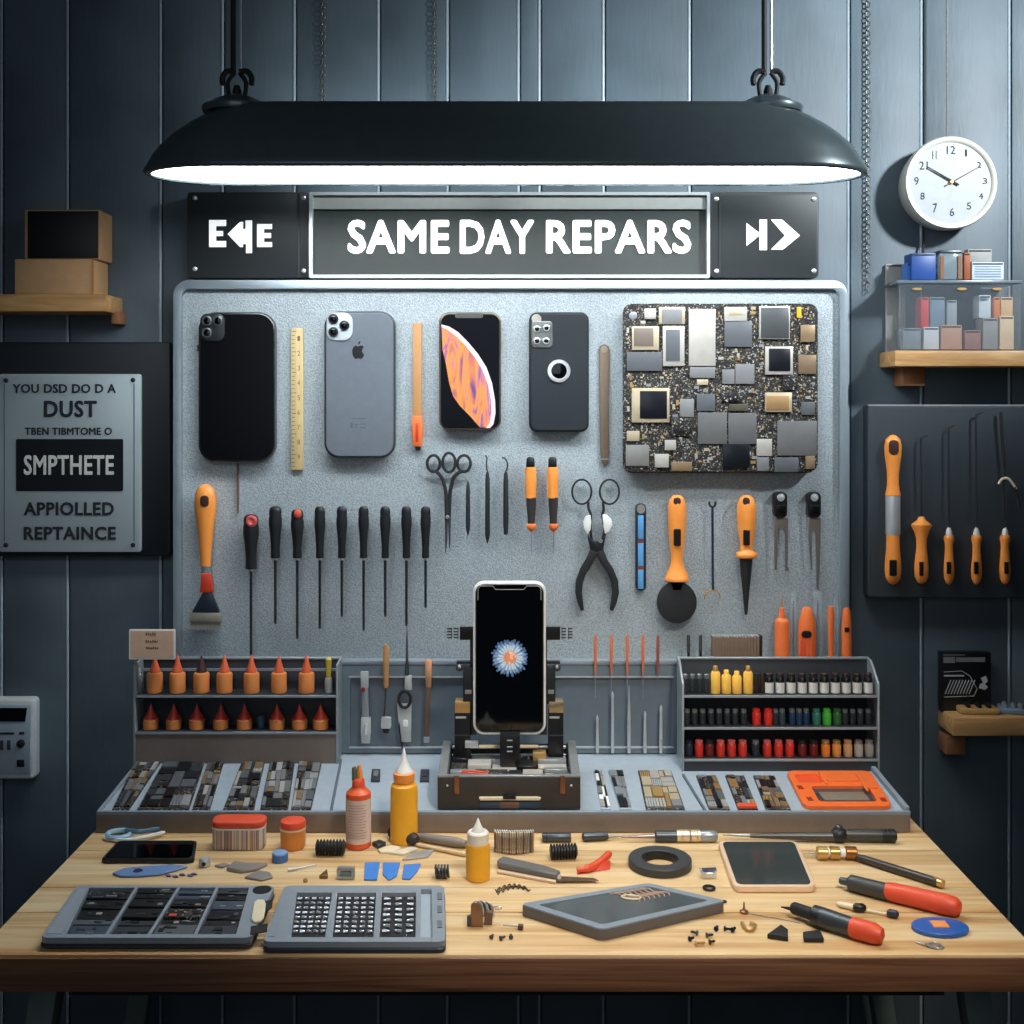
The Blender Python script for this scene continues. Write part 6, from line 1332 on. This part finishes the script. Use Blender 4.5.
# --- blue picks, spring, buckle, crumbs
for i, pts in enumerate(([(365,864),(380,863.5),(377,881),(364,881)], [(383,864),(400,864),(397,877),(389,881.5),(383,876)], [(404,866),(421,865),(417,873),(410,880.5),(402,880)])):
    m = MB(); m.prism([T(*p)+Vector((0,0,EPS)) for p in pts], (0,0,.0022), .0006, 1); tag(m.build('plastic_pick', mat('pick blue', (62, 130, 210), .42)), 'flat bright blue plastic pick, '+('left','middle','right')[i]+' of three in a row', 'pick', 'blue plastic picks')
c = T(442, 878); kx = kk(TD(878)); r = thing('coil_spring', 'short dark coil spring standing left of small yellow bottle', 'spring', c)
m = MB(); pts = [c+Vector((-7*kx+14*kx*i/60, .0085*math.cos(2*PI*i/13), .0095+.0085*math.sin(2*PI*i/13))) for i in range(61)]; m.tube(pts, .0016, 6); m.build('coil', dsteel, r)
m = MB(); m.lathe(c+Vector((-7*kx,0,.0095)), (1,0,0), [(0,.004),(14*kx,.004)], 10); m.build('core', mat('spring core brown', (84, 66, 58), .5), r)
c = T(345.5, 880); kx = kk(TD(880)); r = thing('metal_buckle', 'small square steel buckle left of the blue picks', 'buckle', c)
m = MB(); pts = [c+Vector((x*kx, 0, z*kx+EPS)) for x, z in rr(-9,0,9,11.5,2,3)]; m.prism(pts, (0,.008,0), .0005, 1, holes=[[c+Vector((x*kx, 0, z*kx+EPS)) for x, z in rr(-6,3,6,8.5,1,2)]]); m.build('buckle_frame', steel, r)
m = MB(); m.box(c+Vector((-5.5*kx,.003,3*kx)), c+Vector((5.5*kx,.006,7.5*kx)), .0005, 1); m.build('blue_plate', mat('buckle plate', (110, 140, 156), .25, .6), r)
c = T(205, 866); r = thing('hex_nut', 'round silver nut right of the lying black phone', 'nut', c); kx = kk(TD(866))
m = MB(); m.lathe(c, (0,0,1), [(EPS,5*kx),(.003,6*kx),(.009,6*kx),(.012,4.4*kx)], 12); m.build('nut_body', silver, r); m = MB(); m.lathe(c+Vector((0,-.0078,.006)), (0,-1,0), [(0,.0035),(.001,.003)], 10); m.build('dark_bore', black, r)
gf = 'grey metal flakes behind the open case'
for pts, h, lab in (([(214,867),(224,864.5),(230,866),(222,869)],.003,'small grey metal flake leftmost of three behind the case'), ([(226,871),(234,864),(246,866),(268,866),(256,872),(240,874)],.005,'largest crumpled grey metal flake behind the open case'), ([(244,879),(258,872),(270,874),(273,879),(262,882)],.003,'brownish grey metal flake rightmost of three behind the case')):
    m = MB(); m.prism([T(*p)+Vector((0,0,EPS)) for p in pts], (0,0,h), .0012, 1); tag(m.build('metal_flake', mat('flake grey', (152, 148, 144), .4, .4)), lab, 'metal flake', gf)
r = root_at('needle', 'thin pale needle lying left of the small steel buckle', 'needle', 302, 869); lay(r, (288,872), (317,866.5), [(0,.0024),(.3,.0014),(1,.0006)], silver, 'needle_body')
m = MB(); m.prism([T(x, y)+Vector((0,0,EPS)) for x, y in ((319,879),(327,872),(328,879))], (0,0,.005), .0008, 1); tag(m.build('bronze_wedge', mat('bronze wedge', (120, 92, 54), .4, .6)), 'tiny bronze wedge between the needle and steel buckle', 'metal piece')
m = MB(); m.lathe(T(305.5,882), (0,0,1), [(EPS,.003),(.003,.0036),(.005,.002)], 12); tag(m.build('bead', mat('bead tan', (150, 120, 84), .4)), 'tiny tan bead lying behind the bit case', 'bead')
# ================================================================== open two-part bit case at front left
def TX(px, py, z): d = (HC-TZ-z)*F/(py-HOR); return Vector(((px-512)/F*d, d+CAMY, TZ))
HCASE = .015
def casept(px, py): return TX(px, py, HCASE)
def caseprism(m, pts, z0, z1, bev=0, holes=()): return m.prism([casept(*p)+Vector((0,0,z0)) for p in pts], (0,0,z1-z0), bev, 1, [[casept(*p)+Vector((0,0,z0)) for p in h] for h in holes])
def qmap(q, pts): return [((q[0][0]*(1-u)+q[1][0]*u)*(1-v)+(q[3][0]*(1-u)+q[2][0]*u)*v, (q[0][1]*(1-u)+q[1][1]*u)*(1-v)+(q[3][1]*(1-u)+q[2][1]*u)*v) for u, v in pts]
def tray_case(label, q, wells, th, extra):
    c = sum((casept(*p) for p in q), Vector())/4; r = thing('bit_case', label, 'case', c, None)
    m = MB(); caseprism(m, qmap(q, rr(0,0,1,1,.05,5)), EPS, .0075, .002); m.build('case_base', trayd, r)
    m = MB(); caseprism(m, qmap(q, rr(.004,.006,.996,.994,.05,5)), .0075, HCASE, .0008, wells); m.build('case_rim', traym, r)
    return r
QA = [(76,885),(276,885),(252,938),(39,938)]
colsA = [([(89,887.5),(135,887.5),(105,934),(66,934)]), ([(138,887.5),(177,887.5),(147.5,934),(109,934)]), ([(180,887.5),(215.5,887.5),(193.5,934),(151,934)]), ([(218.5,887.5),(249,887.5),(236,934),(197,934)])]
ca = tray_case('open grey case with four columns of black parts at front left', QA, colsA, .015, None)
m = MB(); caseprism(m, [(79,889),(86.5,889),(62,934),(46,934)], HCASE-.0002, HCASE+.0006); m.build('side_channel', mat('channel grey', (146, 154, 162), .4), ca)
m = MB(); cpt = casept(262,890)+Vector((0,0,HCASE)); m.lathe(cpt, (0,0,1), [(0,.0125),(.001,.0125)], 24); m.build('thumb_hole', mat('hole black', (14, 16, 22), .5), ca)
m = MB(); caseprism(m, [(254,904),(257,901.5),(264,901.5),(266,905),(264,919),(261,923),(254,924),(251,921)], HCASE, HCASE+.003, .001); m.build('cream_latch', cream, ca)
for pts in ([(264,902),(273,900),(272,908),(266,912)], [(251,927),(268,924),(267,932),(250,935)]):
    m = MB(); caseprism(m, pts, HCASE, HCASE+.001); m.build('dark_recess', mat('recess black', (16, 18, 22), .5), ca)
rn = random.Random(12); ga = 'parts filling the left open case'
rows = [(0,.09),(.1,.2),(.22,.4),(.42,.62),(.64,.76),(.78,1)]
rw = ['back', 'second', 'third', 'fourth', 'fifth', 'front']; cw = ['leftmost', 'second', 'third', 'rightmost']
kinds = [black, chipk, dark, chipd, dsteel, pcbb, chipk, black, mat('part blue grey', (62, 74, 88), .45), black]
for ci, cq in enumerate(colsA):
    for ri, (v0, v1) in enumerate(rows):
        vv0, vv1 = v0+rn.uniform(0, .015), v1-rn.uniform(0, .015)
        P4 = qmap(cq, [(.03,vv0),(.97,vv0),(.97,vv1),(.03,vv1)]); c = sum((casept(*p) for p in P4), Vector())/4+Vector((0,0,.0076))
        mt = rn.choice(kinds); h = rn.uniform(.003, .0065)
        r = thing('electronic_part', 'dark electronic part, '+rw[ri]+' row of the '+cw[ci]+' column in left open case', 'electronic part', c, ga)
        m = MB(); caseprism(m, P4, .0077, .0077+h, .0006); m.build('part_body', mt, r)
        k = rn.choice((2, 3, 4)); n_ = 0
        for j in range(k):
            u0 = rn.uniform(.06, .8); u1 = min(.96, u0+rn.uniform(.06, .28)); a0 = rn.uniform(.1, .7); a1 = min(.92, a0+rn.uniform(.1, .35))
            Q4 = qmap(P4, [(u0,a0),(u1,a0),(u1,a1),(u0,a1)]); mm = MB(); caseprism(mm, Q4, .0077+h, .0077+h+rn.uniform(.0004,.0012))
            mm.build('contact', rn.choice((dsteel, chipd, steel, dark, chipk, dark, chipd, chipw)) if not (ci == 2 and ri == 3 and j == 0) else redo, r)
QB = [(284,885),(445,885),(446,942),(262,942)]
colsB = [([(297,892.5),(332,892.5),(325,937),(291,937)]), ([(337.5,892.5),(376,892.5),(373.5,937),(332.5,937)]), ([(382,892.5),(416,892.5),(415.5,937),(379.5,937)]), ([(421,889),(431.5,889),(432.5,937),(420.5,937)])]
cb = tray_case('open grey case with three blocks of silver driver bits, front centre left', QB, colsB, .015, None)
for cq in colsB[:3]:
    m = MB(); caseprism(m, cq, .0076, .0092); m.build('bit_bed', mat('bed navy black', (22, 26, 36), .5), cb)
    m = MB(); caseprism(m, qmap(cq, [(.05,.88),(.75,.88),(.72,.985),(.05,.985)]), .0093, .0125, .0006); m.build('black_block', black, cb)
m = MB(); caseprism(m, colsB[3], .0076, .0084); m.build('channel_floor', bedm, cb)
for y in (893, 906, 921): 
    m = MB(); caseprism(m, [(437,y),(442,y),(442.3,y+7),(437.3,y+7)], HCASE, HCASE+.0008); m.build('rim_notch', grey2, cb)
for pts in ([(281,895),(288,894.5),(275,937),(268,937)],):
    m = MB(); caseprism(m, pts, HCASE-.0002, HCASE+.0008, .0003); m.build('hinge_rail', grey1, cb)
bit0 = None; gB = 'silver driver bits in the open bit case'
bn_ = ('left', 'middle', 'right')
for bi, (cq, nx, ny) in enumerate(zip(colsB, (5, 5, 3), (8, 8, 7))):
    for i in range(nx):
        for j in range(ny):
            u = (i+.5)/nx; v = .02+.84*(j+.5)/ny
            p = qmap(cq, [(u, v)])[0]; loc = casept(*p)+Vector((0,0,.0093))
            lab = 'short silver driver bit lying in the '+bn_[bi]+' block of the bit case'
            key = bi == 2
            if (bit0 or {}).get(key) is None:
                L = .0092 if key else .0062; rr_ = .0021
                r = thing('driver_bit', lab, 'driver bit', loc, 'driver bits in the '+bn_[bi]+' block')
                m = MB(); m.lathe(loc+Vector((-L*.5,0,rr_)), (1,0,0), [(0,rr_),(L*.55,rr_),(L*.6,rr_*.6)], 6); m.build('hex_shank', chrome, r)
                m = MB(); m.lathe(loc+Vector((L*.1,0,rr_)), (1,0,0), [(0,rr_*.6),(L*.3,rr_*.6),(L*.4,rr_*.2)], 8); m.build('bit_tip', silver, r)
                bit0 = dict(bit0 or {}); bit0[key] = r
            else: dup(bit0[key], loc, lab, 'driver bits in the '+bn_[bi]+' block').rotation_euler.z = rn.uniform(-.35, .35)+(PI if rn.random() < .4 else 0)
# ================================================================== light and camera
def area(name, loc, target, size, energy, color, sy=None):
    l = bpy.data.lights.new(name, 'AREA'); l.energy = energy; l.color = color; l.size = size
    if sy: l.shape = 'RECTANGLE'; l.size_y = sy
    o = bpy.data.objects.new(name, l); col.objects.link(o); o.location = loc
    o.rotation_euler = (Vector(target)-Vector(loc)).to_track_quat('-Z', 'Y').to_euler(); return o
def spot(name, loc, target, energy, color, ang, blend, rad):
    l = bpy.data.lights.new(name, 'SPOT'); l.energy = energy; l.color = color; l.spot_size = math.radians(ang); l.spot_blend = blend; l.shadow_soft_size = rad
    o = bpy.data.objects.new(name, l); col.objects.link(o); o.location = loc
    o.rotation_euler = (Vector(target)-Vector(loc)).to_track_quat('-Z', 'Y').to_euler(); return o
spot('wall_spot', (1.45, -1.05, 2.3), (.66, 0, 1.95), 165, (.9, .96, 1), 62, 1, .07)
spot('bench_spot', (.6, -1.75, 2.45), (.24, -.48, .75), 115, (1, .9, .76), 36, .8, .12)
spot('notice_fill', (-.45, -1.5, 2.0), (-.8, 0, 1.15), 13, (.85, .95, 1), 30, 1, .06)  # added light with no visible fixture, brightens notice plate and wall below
area('added_back_glow', (.12, -.2, 1.885), (.12, 0, 1.99), 1.0, 1.6, (.85, .95, 1), .02)  # unseen strip light added behind the shade to brighten the wall above
area('front_fill', (-.3, -2.9, 1.9), (0, 0, 1.2), 1.4, 7, (.8, .9, 1))
wd = bpy.data.worlds.new('room'); sc.world = wd; wd.use_nodes = True
bg = wd.node_tree.nodes['Background']; bg.inputs[0].default_value = (.35, .5, .7, 1); bg.inputs[1].default_value = .022
cam = bpy.data.cameras.new('camera'); co = bpy.data.objects.new('camera', cam); col.objects.link(co)
co.location = (0, CAMY, HC); co.rotation_euler = (PI/2, 0, 0); cam.sensor_width = 36; cam.lens = F/1024*36; cam.shift_y = -(512-HOR)/1024; cam.clip_start = .05
sc.camera = co
sc.view_settings.view_transform = 'Standard'; sc.view_settings.look = 'None'
try: sc.cycles.use_denoising = True
except Exception: pass
for o in list(sc.objects):
    if '_o' in o: del o['_o']
